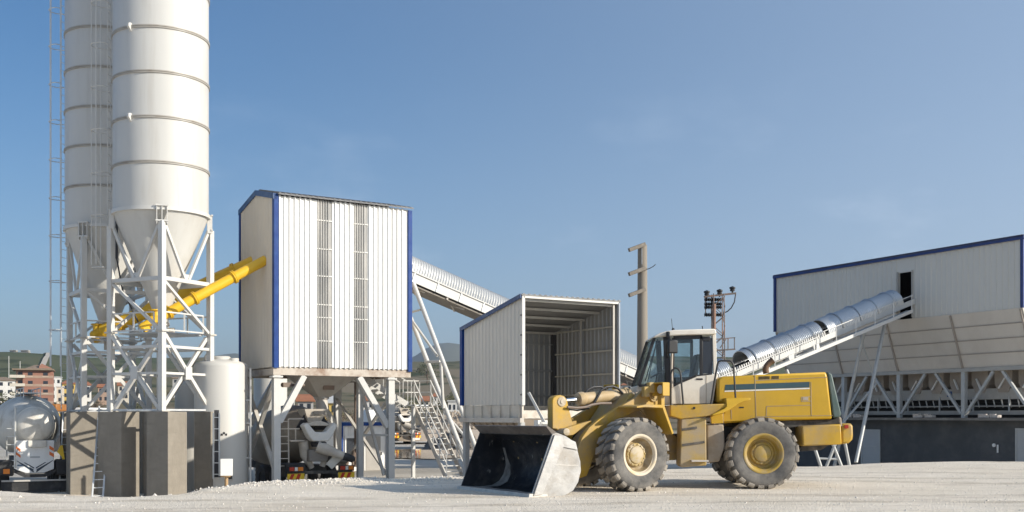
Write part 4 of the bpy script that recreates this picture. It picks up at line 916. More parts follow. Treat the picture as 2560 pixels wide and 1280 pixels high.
while t < 15.5:
    for sg in (1, -1): m.beam(c1o+s1*(.56*sg)-u1*.55+c1d*t, c1o-s1*(.40*sg)-u1*.68+c1d*(t+.9), .06, .06)
    m.beam(c1o+s1*.56-u1*.6+c1d*t, c1o-s1*.56-u1*.6+c1d*t, .07, .07); t += 1.8
m.build('cross_brace', M_frame2, cv1, smooth=0)
def pipe(root, p, q, r, nm='support_leg', mt=None): return MB().tube([p, q], r, 12).build(nm, mt or M_frame, root)
pA0, pA1 = P(1028,694,41.6), P(1190,1122,40.4); pB0, pB1 = P(1022,783,42.6), P(1168,1162,41.0)
pipe(cv1, pA0, pA1, .085); pipe(cv1, pB0, pB1, .085)
pipe(cv1, P(1026,795,42.3), P(1093,890,41.2), .05, 'strut'); pipe(cv1, P(1063,905,41.9), P(1100,903,41.2), .05, 'strut'); pipe(cv1, P(1102,905,41.2), P(1108,1020,41.4), .06, 'strut')
pipe(cv1, P(1024,782,42), P(1052,774,41.4), .04, 'strut'); pipe(cv1, P(1110,1030,41.8), P(1170,1100,41.4), .05, 'strut')
# ------------------------------------------------------------------ stockpile bin building
M_bclad = mat('light grey sandwich cladding', (.60,.585,.535), .45, 0, .025, .8, (.48,.48,.46), .3, .6, .5, .8, (1,1,.2))
M_navy = mat('navy edge trim', (.012,.035,.16), .4, 0, .15, 2)
M_bin = mat('cream bin plate', (.60,.555,.49), .6, 0, .06, .8, (.46,.40,.33), .5, .7, .48, .75, (1,1,.5))
M_binr = mat('brown bin rib', (.36,.31,.26), .65, 0, .12, 2)
M_steelg = mat('grey galvanised post', (.46,.47,.46), .5, .2, .1, 3)
M_dkwall = mat('dark grey rendered wall', (.085,.088,.09), .85, 0, .14, 1.2, (.13,.125,.12), .5, 1.2)
M_door = mat('pale grey door', (.42,.435,.44), .45, 0, .04)
dB = V((-.473, .881, 0)).normalized(); iB = V((.881, .473, 0)).normalized(); B0 = V((18.40, 40.0, 0)); BL = 13.05; BD = 5.0
def B(s, i, z): return B0+dB*s+iB*i+Z*z
bld = thing('bin_building', 'long grey aggregate bin building with navy roof edge and flared bins above a dark wall', 'plant building', B(BL/2, 2, -.9))
ZT, ZC = 8.10, 5.55
op0, op1, oz0, oz1 = 5.06, 5.76, 5.66, 7.44
m = MB()
def wb(s0, s1, z0, z1): m.box(B((s0+s1)/2, .05, (z0+z1)/2), s1-s0, .10, z1-z0, dB, iB)
wb(0, op0, ZC, ZT); wb(op1, BL, ZC, ZT); wb(op0, op1, oz1, ZT)
m.ribs(B(0,0,0), dB, -iB, BL, ZC+.01, ZT-.01, .25, .022, .045, .02, skip=lambda t: op0-.06 < t < op1+.06)
m.build('wall', M_bclad, bld, smooth=0)
m = MB(); m.box(B(BL/2, BD, (ZC+ZT)/2), BL, .1, ZT-ZC, dB, iB); m.box(B(BL-.05, BD/2, (ZC+ZT)/2), .1, BD-.1, ZT-ZC, dB, iB); m.box(B(.05, BD/2, (ZC+ZT)/2), .1, BD-.1, ZT-ZC, dB, iB); m.build('wall', M_bclad, bld, smooth=0)
m = MB(); m.box(B(BL/2, BD/2, ZT+.04), BL+.1, BD+.2, .08, dB, iB); m.build('roof', M_roofdk, bld, smooth=0)
MB().box(B(BL/2, -.05, ZT-.01), BL+.2, .10, .15, dB, iB).build('verge_trim', M_navy, bld, smooth=0)
MB().box(B(BL+.02, -.03, (ZC+ZT)/2), .12, .10, ZT-ZC, dB, iB).build('corner_trim', M_navy, bld, smooth=0)
MB().box(B(.0, -.03, (ZC+ZT)/2), .12, .10, ZT-ZC, dB, iB).build('corner_trim', M_navy, bld, smooth=0)
m = MB()
for s, w in ((op0-.03,.06),(op1+.03,.06)): m.box(B(s, -.02, (oz0+oz1)/2), w, .05, oz1-oz0+.1, dB, iB)
m.build('opening_frame', M_purl, bld, smooth=0)
MB().box(B(5.4, 1.6, 6.5), 3.4, .06, 2.6, dB, iB).build('shade_backing', M_black, bld, smooth=0); MB().prism([(5.15,7.05),(5.76,7.18),(5.76,7.0)], lambda a, b, d: B(a, d, b), .9, .95).build('inner_panel', M_white, bld, smooth=0)  # black sheet added behind the opening to stand in for the interior shade
# bins: lapped plates leaning inward, with ribs
nrow = 4; ZL = 3.50; INW = .70
m = MB()
for r_ in range(nrow):
    z1 = ZC-(ZC-ZL)*r_/nrow; z0 = ZC-(ZC-ZL)*(r_+1)/nrow; i1 = INW*r_/nrow; i0 = INW*(r_+1)/nrow
    m.prism([(i1-.03,z1),(i0-.0,z0),(i0+.06,z0),(i1+.05,z1)], lambda a, b, d: B(d, a, b), -.0, BL)
m.build('bin_plate', M_bin, bld, smooth=0)
for r_ in range(1, nrow):
    z1 = ZC-(ZC-ZL)*r_/nrow; MB().beam(B(0, INW*r_/nrow-.03, z1), B(BL, INW*r_/nrow-.03, z1), .03, .035).build('bin_seam', M_binr, bld, smooth=0)
for s in (.08, 3.17, 6.39, 9.5, BL-.08): MB().beam(B(s, -.05, ZC-.04), B(s, INW-.05, ZL), .07, .05, iB).build('bin_rib', M_binr, bld, smooth=0)
m = MB(); m.box(B(BL/2, BD/2, ZL+.1), BL-.2, BD-2*INW-.2, .05, dB, iB); m.build('bin_floor', M_binr, bld, smooth=0)
MB().beam(B(0, INW+.0, ZL-.07), B(BL, INW+.0, ZL-.07), .12, .14).build('edge_beam', M_purl, bld, smooth=0)
ii = INW+.05
for s in (.08, 3.17, 6.39, 9.5, BL-.08):
    MB().box(B(s, ii, (ZL-.1+1.56)/2), .17, .17, ZL-.1-1.56, dB, iB).build('column', M_steelg, bld, smooth=0)
    for sg in (1, -1):
        if -.2 < s+1.35*sg < BL+.2: MB().beam(B(s+.12*sg, ii-.02, 1.75), B(s+1.35*sg, ii-.02, ZL-.15), .10, .10, iB).build('brace', M_steelg, bld, smooth=0)
m = MB(); m.prism([(.06,ZC),(INW+.06,ZL),(BD-INW,ZL),(BD,ZC)], lambda a, b, d: B(d, a, b), .02, .07); m.build('bin_end', M_bin, bld, smooth=0)
m = MB(); m.prism([(BD,ZC),(BD-INW,ZL),(BD-INW-.06,ZL),(BD-.06,ZC)], lambda a, b, d: B(d, a, b), .0, BL); m.build('bin_plate', M_bin, bld, smooth=0)
for s in (.08, 3.17, 6.39, 9.5, BL-.08): MB().box(B(s, BD-INW-.1, (ZL-.05+1.56)/2), .17, .17, ZL-.05-1.56, dB, iB).build('column', M_steelg, bld, smooth=0)
# discharge gates, belt and rollers under the bins
s = .8
while s < BL-.3:
    m = MB(); m.box(B(s, ii+.9, 3.12), .75, .7, .55, dB, iB); m.prism([(-.35,2.85),(.35,2.85),(.2,2.55),(-.2,2.55)], lambda a, b, d: B(s+a, d, b), ii+.55, ii+1.25); m.build('gate', M_binr, bld, smooth=0)
    k = 1 if int(s*10) % 2 else -1
    MB().beam(B(s+.12*k, ii+.5, 3.1), B(s-.12*k, ii+.45, 2.7), .07, .05).build('gate_cylinder', M_elbox, bld, smooth=0)
    s += 1.05
MB().box(B(BL/2, ii+.62, 2.50), BL, .06, .42, dB, iB).build('belt_cover', M_purl, bld, smooth=0)
MB().box(B(BL/2, ii+1.3, 2.12), BL, .9, .05, dB, iB).build('belt', M_dark, bld, smooth=0)
MB().box(B(BL/2, ii+1.9, 2.2), BL, .05, 1.3, dB, iB).build('back_panel', M_dkwall, bld, smooth=0)
m = MB(); s = .2
while s < BL: m.beam(B(s, ii+.75, 1.98), B(s+.06, ii+.72, 2.28), .035, .04); s += .36
m.build('roller_bracket', M_steelg, bld, smooth=0)
for zz, w in ((2.03,.05),(1.78,.16)): MB().beam(B(.0, ii+.6, zz), B(BL, ii+.6, zz), .08, w).build('belt_beam', M_purl, bld, smooth=0)
m = MB(); s = 1.6
while s < BL: m.box(B(s, ii+.57, 2.1), .05, .05, .6, dB, iB); s += 1.62
m.build('belt_post', M_steelg, bld, smooth=0)
MB().box(B(4.35, ii+.57, 2.52), .22, .03, .22, dB, iB).build('blue_plate', mat('blue plate', (.03,.07,.22), .5), bld, smooth=0)
# base wall, ledge, doors
m = MB(); m.box(B(BL/2-.4, 2.9, .15), BL+3.4, 4.4, 2.7, dB, iB); m.build('base_wall', M_dkwall, bld, smooth=0)
m = MB(); m.box(B(BL/2-.4, 2.75, 1.53), BL+3.5, 4.9, .10, dB, iB); m.build('ledge', mat('dusty ledge', (.20,.185,.165), .9, 0, .15, 2, (.34,.32,.28), .6, 2), bld, smooth=0)
def door(s, w, zt):
    m = MB(); m.box(B(s, .69, (zt-1.2)/2), w, .03, zt+1.2, dB, iB); d_ = m.build('door', M_door, bld, smooth=0)
    m = MB()
    for sg in (-1, 1): m.box(B(s+sg*(w/2+.03), .675, (zt-1.2)/2), .06, .05, zt+1.2, dB, iB)
    m.box(B(s, .675, zt+.03), w+.12, .05, .06, dB, iB); m.build('frame', M_steelg, d_, smooth=0)
    m = MB(); m.box(B(s, .67, (zt-.9)/2+.3), w*.7, .015, .03, dB, iB); m.build('door_panel', M_steelg, d_, smooth=0)
door(.42, .70, 1.14); door(7.9, .95, 1.02)
m = MB(); m.lathe(B(1.75,.68,.55), -iB, [(.07,0),(.07,.04),(0,.04)], 12); m.build('wall_lamp', M_elbox, bld); MB().box(B(1.6,.675,.42), .06, .03, .30, dB, iB).build('switch_box', M_elbox, bld)
# bricks and scrap left lying on the ledge
for j, (s, w) in enumerate(((9.0,.5),(8.4,.42),(5.15,.45),(4.6,.36),(2.0,.5),(1.55,.34))):
    m = MB(); m.box(B(s, .50, 1.58+.06), w, .22, .10, dB, iB); m.box(B(s+.1, .46, 1.58+.13), w*.6, .16, .05, dB, iB)
    tag(m.build('ledge_scrap', mat('pale scrap', (.58,.52,.46), .8, 0, .2, 5), None, at=B(s,.5,1.58), smooth=0), ['pale scrap bundle farthest along the ledge behind the loader', 'pale scrap block on the ledge, second from the far end', 'pale scrap bundle on the ledge just beyond the middle column', 'pale scrap block on the ledge at the middle column', 'pale scrap bundle on the ledge nearer the last column', 'pale scrap block on the ledge nearest the white door'][j], 'scrap', 'scrap pieces on the ledge')
# ------------------------------------------------------------------ conveyor rising into the bin building
c2t = V((15.86, 44.75, 6.45)); c2d = V((-.865, -.50, -.333)).normalized()
cv2 = thing('belt_conveyor', 'shiny ribbed conveyor with walkway railing rising into the opening of the bin building', 'conveyor', (8,40.3,-.7), 'hooded belt conveyors')
for a, b in ((.75, 5.05), (5.35, 9.15), (10.1, 14.8)): s2, u2 = hood(cv2, c2t, c2d, a, b, .48, .10, M_hood, .012, .085, band=1.0)
if s2.y > 0: s2 = -s2
m = MB()
for sg in (1, -1): b = c2t+s2*(.46*sg)-u2*.20; m.beam(b+c2d*.0, b+c2d*15.5, .05, .20, u2)
m.build('belt_frame', M_frame, cv2, smooth=0)
m = MB(); m.beam(c2t-u2*.05-c2d*.2, c2t-u2*.05+c2d*15.2, .62, .03, u2); m.build('belt', M_dark, cv2, smooth=0)
wk = c2t+s2*.74-u2*.42
m = MB(); m.beam(wk+c2d*.8, wk+c2d*12.5, .40, .04, u2); m.build('walkway', M_galv, cv2, smooth=0)
m = MB(); e = wk+s2*.20; m.beam(e+c2d*.9, e+c2d*12.5, .05, .12, u2); m.beam(c2t-s2*.5-u2*.5, c2t-s2*.5-u2*.5+c2d*12.5, .06, .12, u2); m.build('walkway_edge', M_frame, cv2, smooth=0)
m = MB(); m.beam(e+c2d*.9+Z*.62, e+c2d*6.0+Z*.62, .028, .028); m.beam(e+c2d*6.25+Z*.5, e+c2d*12+Z*.5, .028, .028)
for k in range(11): q = e+c2d*(k*1.08+.95); m.beam(q, q+Z*.66, .03, .03)
m.build('hand_rail', M_frame, cv2, smooth=0)
m = MB(); t = 5.3
while t < 11: q = c2t+s2*.50-u2*.02+c2d*t; m.box(q, .05, .02, .18, c2d, s2, u2); t += .11
m.build('skirt_slats', M_frame, cv2, smooth=0)
for t in (6.3, 7.6, 8.9): q = e+c2d*t-s2*.05+Z*.13; MB().box(q, .30, .04, .22, c2d, s2, u2).build('idler_guard', M_frame, cv2, smooth=0)
for a, b, r in ((P(2214,800,44.0),P(2140,1156,41.8),.07),(P(2160,830,44.2),P(2086,1165,44.5),.07),(P(2150,840,44.3),P(2190,960,44.9),.03),(P(1966,925,41.4),P(1984,975,41.2),.07),(P(2190,960,44.0),P(2105,1060,43.0),.045)): pipe(cv2, a, b, r, mt=M_steelg)
# trestle feet seen below the loader's tail
tr = thing('steel_trestle', 'small braced steel trestle standing below the rising conveyor behind the loader tail', 'trestle', P(2080,1160,41.5))
for a, b in (((2030,1100),(2052,1166)),((2098,1085),(2066,1166)),((2070,1080),(2104,1166)),((2108,1085),(2124,1166))): pipe(tr, P(*a,41.5), P(*b,41.5), .06, 'leg', M_steelg)
pipe(tr, P(2044,1146,41.5), P(2098,1148,41.5), .04, 'cross_bar', M_steelg)
# ------------------------------------------------------------------ staircase to the batching house
stc = thing('steel_staircase', 'white open steel staircase with hand rails climbing to the batching house', 'staircase', P(1135,1196,40.3))
sw = U*.72
lt = P(1034, 1012, 42.7)              # landing, outer corner
lb = P(1118, 1200, 40.4)
def flight(a, b, n, rail_h=.95, sides=(0, 1)):
    d = b-a
    for k in sides: m = MB(); m.beam(a+sw*k, b+sw*k, .05, .20, Z); m.build('stringer', M_frame2, stc, smooth=0)
    for i in range(n):
        p = a+d*((i+.5)/n); MB().box(p+sw/2, .70, .24, .035, U, V((d.x,d.y,0)).normalized()).build('tread', M_frame, stc, smooth=0)
    for k in sides:
        m = MB(); m.beam(a+sw*k+Z*rail_h, b+sw*k+Z*rail_h, .04, .04); m.beam(a+sw*k+Z*(rail_h*.55), b+sw*k+Z*(rail_h*.55), .03, .03)
        for i in range(6): p = a+sw*k+d*(i/5*.96+.02); m.beam(p, p+Z*rail_h, .035, .035)
        m.build('hand_rail', M_frame, stc, smooth=0)
flight(lt, lb, 14)
MB().box(lt+sw/2+N*.45+Z*-.02, .80, .95, .05, U, N).build('landing', M_galv, stc, smooth=0)
m = MB()
for z in (.5,.95): m.beam(lt+N*.9+Z*z, lt+N*.9+sw+Z*z, .035, .035); m.beam(lt+sw+Z*z, lt+sw+N*.9+Z*z, .035, .035)
for q in (lt+N*.9, lt+N*.9+sw, lt+sw, lt+N*.9+sw*.5): m.beam(q, q+Z*.95, .035, .035)
m.build('landing_rail', M_frame, stc, smooth=0)
up_a = H(HW-1.0, .95+1.5, HB-.1); up_b = lt+N*.5
d = up_b-up_a
for k in (0, 1): MB().beam(up_a+N*(.7*k), up_b+N*(.7*k), .05, .22, Z).build('stringer', M_frame, stc, smooth=0)
for i in range(7): p = up_a+d*((i+.5)/7); MB().box(p+N*.35, .26, .68, .04, U, N).build('tread', M_frame, stc, smooth=0)
m = MB()
for k in (0, 1):
    m.beam(up_a+N*(.7*k)+Z*.9, up_b+N*(.7*k)+Z*.9, .035, .035)
    for i in range(4): p = up_a+d*(i/3)+N*(.7*k); m.beam(p, p+Z*.9, .03, .03)
m.build('hand_rail', M_frame, stc, smooth=0)
pst = P(1033, 1040, 42.4); MB().box(V((pst.x, pst.y, .65)), .12, .12, 2.75, U, N).build('post', M_frame, stc, smooth=0)
# ------------------------------------------------------------------ poles
pl_ = P(1606, 1040, 36.0); pl_.z = -.9
pole = thing('utility_pole', 'tall round concrete utility pole with three short cross-arms', 'pole', pl_)
zt = 1.65+(1040-612)*36/F
m = MB(); m.lathe(V((pl_.x,pl_.y,0)), Z, [(.21,-1.2),(.195,1.5),(.150,zt-.03),(.14,zt),(0,zt)], 28); m.build('shaft', mat('pole concrete', (.235,.208,.172), .85, 0, .07, 1, (.20,.175,.145), .5, .8, .45, .7, (1,1,.15)), pole)
for yy, dy in ((618,0),(678,0),(731,0)):
    a = P(1572, yy+8, 35.6); b = P(1612, yy-7, 35.9); b.y = pl_.y-.17; a.y = pl_.y-.45
    m = MB(); m.beam(a, b, .10, .12); m.build('cross_arm', mat('weathered arm', (.17,.15,.125), .8, 0, .2, 6, (.16,.14,.12), .6, 5), pole, bevel=.01)
m = MB(); q = P(1612, 674, 35.85); m.tube([q, P(1622,672,35.8), P(1632,667,35.8), P(1639,661,35.8)], .014, 5); m.build('wire_stub', M_cable, pole)
m = MB(); q = V((pl_.x-.035, pl_.y-.155, 0)); m.beam(q+Z*(zt-.05), q+Z*(zt-.65), .03, .02); m.build('earth_strip', M_galv, pole)
Yt = 62.0; tc_ = P(1795, 1040, Yt); tc_.z = -.75
tow = thing('lattice_pylon', 'slender rusty lattice power pylon with insulators behind the loader cab', 'pylon', tc_)
M_tow = mat('rusty lattice steel', (.17,.15,.14), .7, 0, .2, 3, (.33,.17,.10), .8, 1.2, .45, .62)
M_towr = mat('red brown pole', (.27,.155,.11), .7, 0, .15, 3)
def T(px, py): return P(px, py, Yt)
m = MB(); w = .36; zt = 1.65+(1040-735)*Yt/F
for a in (-1,1):
    for b in (-1,1): m.beam(V((tc_.x+w*a, Yt+w*b, -.9)), V((tc_.x+w*a*.8, Yt+w*b*.8, zt)), .045, .045)
z = -.5; k = 0
while z < zt-.6:
    for b in (-1,1):
        m.beam(V((tc_.x-w*.9, Yt+w*b*.9, z+(0 if k%2 else .55))), V((tc_.x+w*.9, Yt+w*b*.9, z+(.55 if k%2 else 0))), .035, .035)
        m.beam(V((tc_.x+w*b*.9, Yt-w*.9, z+(0 if k%2 else .55))), V((tc_.x+w*b*.9, Yt+w*.9, z+(.55 if k%2 else 0))), .035, .035)
    z += .55; k += 1
m.build('lattice', M_tow, tow, smooth=0)
m = MB(); m.tube([V((tc_.x-.34, Yt-.45, -.9)), V((tc_.x-.30, Yt-.45, zt-.6))], .10, 10); m.build('riser_pipe', M_towr, tow)
m = MB(); m.beam(T(1760,742), T(1840,733), .12, .10); m.beam(T(1764,738), T(1764,790), .05, .05); m.beam(T(1778,745), T(1778,790), .04, .04); m.build('cross_arm', M_tow, tow, smooth=0)
for px, py in ((1767,734),(1799,731),(1831,724)):
    m = MB(); q = T(px,py); m.lathe(q, Z, [(.05,-.25),(.05,-.1),(.14,-.08),(.14,.0),(.10,.02),(.17,.05),(.17,.13),(.09,.16),(0,.2)], 10); m.build('insulator', M_black, tow)
for py in (749,760,768,787):
    m = MB(); m.beam(T(1763,py+2), T(1800,py-1), .09, .06)
    for px in (1769,1784,1797): m.lathe(T(px,py), V((1,0,0)), [(.0,-.2),(.12,-.16),(.06,-.1),(.13,-.04),(.06,.02),(.13,.08),(0,.2)], 8)
    m.build('disconnector', M_black, tow)
m = MB(); m.tube([T(1839,735),T(1836,755),T(1828,770),T(1818,779),T(1810,782)], .035, 5); m.build('jumper_cable', M_cable, tow)
m = MB(); m.beam(T(1790,876), T(1838,873), .08, .08)
for a, b in (((1820,874),(1820,846)),((1836,873),(1836,844)),((1790,848),(1838,844)),((1800,870),(1815,848))): m.beam(T(*a), T(*b), .05, .05)
m.build('service_platform', M_tow, tow, smooth=0)
# ------------------------------------------------------------------ concrete mixer trucks (local: x right, y forward, rear at y = 0)
M_drum = mat('cement dusted drum', (.40,.355,.295), .6, 0, .06, 1, (.28,.225,.17), .7, .8, .42, .66)
M_tcream = mat('dusty cream truck paint', (.60,.54,.455), .5, 0, .08, 2, (.34,.28,.215), .6, 2, .46, .66)
M_red = mat('red lamp', (.50,.045,.02), .3); M_orange = mat('orange reflector', (.75,.22,.02), .35); M_ylw = mat('yellow reflector', (.80,.52,.03), .35)
M_grey = mat('grey machinery', (.24,.215,.185), .6, 0, .15, 3, (.15,.12,.10), .6, 3)
def truck_wheel(m, x, y, r=.52, w=.30):
    m.lathe(V((x-w/2, y, r)), V((1,0,0)), [(0,0.03),(r*.45,.03),(r*.5,0),(r*.92,0),(r,.05),(r,w-.05),(r*.92,w),(r*.5,w),(r*.45,w-.03),(0,w-.03)], 28)
mx = thing('mixer_truck', 'dusty concrete mixer truck seen from behind under the batching house, chute swung right', 'mixer truck', (0,0,0), 'concrete mixer trucks')
m = MB(); 
for y, r in ((1.25,1), (2.6,1), (6.6,1)):
    for s in (-1, 1): m = MB(); truck_wheel(m, s*1.0, y); m.build('wheel', M_dark, mx)
m = MB(); m.box((0,4.0,.95), .9, 7.6, .28); m.build('chassis', M_chas, mx, bevel=.02)
da = V((0,.55,2.46)); dd = V((0, 5.3, -.75)).normalized()
m = MB(); m.lathe(da, dd, [(.0,-.02),(.48,0),(.52,.05),(.98,1.35),(1.12,2.1),(1.12,3.3),(.95,4.5),(.55,5.3),(0,5.35)], 40); m.build('drum', M_drum, mx)
m = MB(); m.box((0,7.6,1.75), 2.35, 1.7, 2.0); m.box((0,7.9,2.75), 2.2, 1.0, .5); m.build('cab', M_white, mx, bevel=.12)
m = MB(); m.add([V((x, y, z)) for z, w, d in ((3.10,.44,.40),(2.55,.20,.2)) for x, y in ((-w,.45-d),(w,.45-d),(w,.45+d),(-w,.45+d))]+[V((x, y, z)) for z, w, d in ((3.10,.39,.35),(2.55,.15,.15)) for x, y in ((-w,.45-d),(w,.45-d),(w,.45+d),(-w,.45+d))], [(0,1,5,4),(1,2,6,5),(2,3,7,6),(3,0,4,7),(8,9,13,12),(9,10,14,13),(10,11,15,14),(11,8,12,15),(0,1,9,8),(1,2,10,9),(2,3,11,10),(3,0,8,11)])
m.build('charge_hopper', M_tcream, mx, smooth=0)
MB().box((.10,.03,2.97), .42, .03, .12).build('hopper_plate', M_dark, mx)
for s in (-1, 1): MB().prism([(0,2.35),(.70*s,2.35),(.34*s,2.92),(.15*s,2.92)], lambda a, b, d: V((a, d, b)), .30, .36).build('splash_guard', M_dark, mx, smooth=0)
MB().prism([(-.50,2.55),(-.09,2.68),(.09,2.68),(.50,2.55),(.46,2.50),(-.46,2.50)], lambda a, b, d: V((a, d, b)), -.12, .30).build('discharge_lip', M_tcream, mx, bevel=.02)
m = MB()
cl = [(-.64,2.52),(-.50,2.62),(-.20,2.28),(.20,2.28),(.50,2.62),(.64,2.52),(.42,2.10),(.27,1.95),(-.27,1.95),(-.42,2.10)]
m.prism(cl, lambda a, b, d: V((a, d, b)), -.38, .05); m.build('collector', mat('pale collector paint', (.76,.73,.67), .5, 0, .05, 2, (.5,.43,.35), .5, 2), mx, bevel=.04)
m = MB(); m.lathe((0,-.15,1.76), Z, [(.24,0),(.29,.14),(.24,.18),(0,.18)], 18); m.build('swivel', M_dark, mx)
ch0, ch1 = V((-.08,-.25,1.78)), V((.78,-.65,1.42))
m = MB(); m.tube([ch0, ch0.lerp(ch1,.5)], [.22,.19], 14); m.tube([ch0.lerp(ch1,.4), ch1], [.18,.13], 14); m.build('chute', M_tcream, mx)
m = MB(); m.tube([ch1-(ch1-ch0)*.03, ch1+V((.26,-.10,-.10)), ch1+V((.34,-.12,-.10))], [.14,.13,.08], 12); m.build('chute_end', M_dark, mx)
m = MB(); m.tube([(-.15,.1,1.0),(-.42,.1,1.45),(-.50,.05,1.95)], [.10,.17,.18], 12); m.tube([(.2,.0,1.05),(.35,-.1,1.6)], .10, 10); m.build('support', M_tcream, mx)
m = MB(); m.box((-.05,-.1,1.45), .70, .36, .42); m.build('water_box', M_grey, mx, bevel=.03)
m = MB(); m.beam((.35,-.25,1.05),(.82,-.35,1.55), .10, .30); m.build('spare_chute', mat('pale spare chute', (.70,.66,.58), .5), mx, bevel=.02)
m = MB(); m.box((.80,.05,1.28), .66, .5, .34, V((1,0,0)), V((0,.95,-.3)), V((0,.3,.95))); m.build('mudguard', M_grey, mx, bevel=.05)
m = MB(); m.box((-.85,.1,.95), .75, .5, .5); m.build('mudguard', M_dark, mx, bevel=.05)
m = MB()
for s in (-1, 1): m.beam((-1.25+.18*s, -.05+.0, .95), (-1.25+.18*s, .0, 2.75), .04, .04)
for k in range(7): m.beam((-1.43,-.03,1.1+k*.26), (-1.07,-.03,1.1+k*.26), .03, .03)
m.beam((-1.07,0,2.75), (-.5,0,2.75), .04, .04); m.beam((-1.07,0,2.4), (-.65,0,2.4), .04, .05); m.beam((-.8,0,2.4), (-.8,0,2.0), .04, .04); m.box((-.80,.0,1.98), .50, .4, .05)
m.build('ladder', M_tcream, mx, smooth=0)
for s in (-1, 1):
    m = MB(); m.box((s*.95,-.42,1.0), .58, .06, .18); lp = m.build('lamp_board', M_dark, mx)
    MB().box((s*.95-.16,-.46,1.0), .18, .03, .13).build('lamp', M_red, lp); MB().box((s*.95,-.46,1.0), .10, .03, .13).build('lamp', M_wline, lp); MB().box((s*.95+.16,-.46,1.0), .18, .03, .13).build('lamp', M_orange, lp)
    m = MB(); m.box((s*.95,-.42,.74), .62, .03, .20); rb = m.build('reflector_board', M_ylw, mx)
    m = MB()
    for k in range(2): m.prism([(-.25+k*.24,.65),(-.13+k*.24,.65),(-.05+k*.24,.83),(-.17+k*.24,.83)], lambda a, b, d: V((s*.95+a, d, b)), -.441, -.436)
    m.build('reflector_stripes', M_red, rb, smooth=0)
MB().box((0,-.3,.86), 2.4, .10, .10).build('bumper', M_chas, mx)
MB().box((.95,-.42,.55), .42, .03, .14).build('number_plate', M_wline, mx)
tp = H(1.85, .72, -1.20); mx.location = tp; mx.rotation_euler = (0, 0, A)
far = P(1012, 1040, 92); far.z = -.80
copy_thing(mx, far, R(24), 'smaller far-off mixer truck parked in the yard beyond the staircase')
# ------------------------------------------------------------------ cement tanker trailer, seen from behind
M_tankw = mat('dusty tanker paint', (.68,.65,.59), .95, 0, .06, 1, (.42,.37,.30), .8, 1.4, spec=.08)
tk = thing('tanker_trailer', 'white cement tanker trailer seen from behind with domed end and orange chevrons', 'tanker', (0,0,0))
m = MB(); m.lathe((0,0,2.52), (0,1,-.01), [(0,-.16),(.25,-.13),(.46,-.05),(.60,.06),(.665,.22),(.68,.40),(.74,.8),(.98,1.7),(1.20,2.7),(1.22,5.5),(1.10,7.2),(1.0,7.6),(0,7.8)], 48); m.build('barrel', M_tankw, tk)
m = MB(); m.lathe((0,0,2.52), (0,1,0), [(.655,.22),(.70,.25),(.70,.33),(.655,.36)], 40); m.build('end_rim', M_tankw, tk)
m = MB(); m.prism([(-.67,1.95),(.67,1.95),(.67,.86),(.32,.72),(-.32,.72),(-.67,.86)], lambda a, b, d: V((a, d, b)), .08, .16); pn = m.build('rear_panel', mat('white panel paint', (.74,.74,.73), .35, 0, .03, 1, (.55,.52,.47), .4, 1.5), tk, bevel=.02)
m = MB(); m.prism([(-.25,1.95),(.40,1.95),(.40,1.70),(-.05,1.66),(-.25,1.72)], lambda a, b, d: V((a, d, b)), -.02, .079); m.build('valve_cover', M_tankw, pn, bevel=.02)
for s in (-1, 1):
    for z in (1.52, 1.30): MB().prism([(.50*s,z+.10),(.66*s,z),(.66*s,z+.13),(.50*s,z+.23)] if s > 0 else [(.66*s,z+.23),(.50*s,z+.10),(.50*s,z),(.66*s,z+.13)], lambda a, b, d: V((a, d, b)), .074, .0795).build('chevron', mat('chevron orange', (.70,.16,.03), .4), pn, smooth=0)
M_navy2 = mat('dark emblem blue', (.02,.04,.07), .4)
m = MB()
for s in (-1, 1):
    for a, b, c_, e in (((.04,.80),(.62,1.20),(.62,1.17),(.05,.74)), ((.03,.93),(.34,1.12),(.40,1.12),(.03,.88)), ((.05,.86),(.50,1.12),(.54,1.10),(.06,.82))): m.prism([(x*s, z) for x, z in (a,b,c_,e)], lambda a, b, d: V((a, d, b)), .072, .079)
m.build('wing_emblem', M_navy2, pn, smooth=0)
MB().box((-.5,.076,1.02), .22, .004, .05).build('blue_mark', mat('blue mark', (.06,.14,.22), .4), pn, smooth=0)
MB().box((.0,.074,1.32), .34, .006, .06).build('plate_mark', mat('grey mark', (.42,.43,.44), .4), pn, smooth=0)
m = MB(); m.prism([(-.72,.84),(-.32,.68),(.32,.68),(.72,.84),(.72,.74),(.36,.56),(-.36,.56),(-.72,.74)], lambda a, b, d: V((a, d, b)), .06, .2); m.build('valance', M_dark, tk)
MB().box((0,.1,.62), .30, .04, .09).build('number_plate', mat('tan plate', (.35,.26,.17), .5), tk)
MB().box((0,.1,.44), 2.3, .1, .06).build('bumper', mat('pale bumper', (.5,.47,.43), .5), tk)
MB().box((0,.14,.22), 2.3, .05, .36).build('under_run_guard', M_dark, tk)
m = MB()
for y in (1.4, 2.75, 4.1):
    for s in (-1, 1): m = MB(); truck_wheel(m, s*1.02, y, .52, .38); m.build('wheel', M_dark, tk)
m = MB(); m.box((0,3.2,.95), 1.0, 6.2, .5); m.build('chassis', M_chas, tk)
for s in (-1, 1): MB().box((s*1.0,.35,.92), .55, .5, .6).build('mudguard', M_dark, tk, bevel=.06)
MB().box((-.98,.08,.80), .22, .04, .18).build('tail_lamp', M_orange, tk)
m = MB(); m.prism([(.78,1.5),(.90,1.75),(.98,1.75),(1.08,1.0),(1.0,.9),(.96,1.3)], lambda a, b, d: V((a, d, b)), .15, .2); m.build('yellow_bracket', M_ylw, tk)
m = MB()
for s in (-1, 1): m.beam((-.96+.0*s, .2, 1.0), (-.96, .25, 2.1), .05, .05)
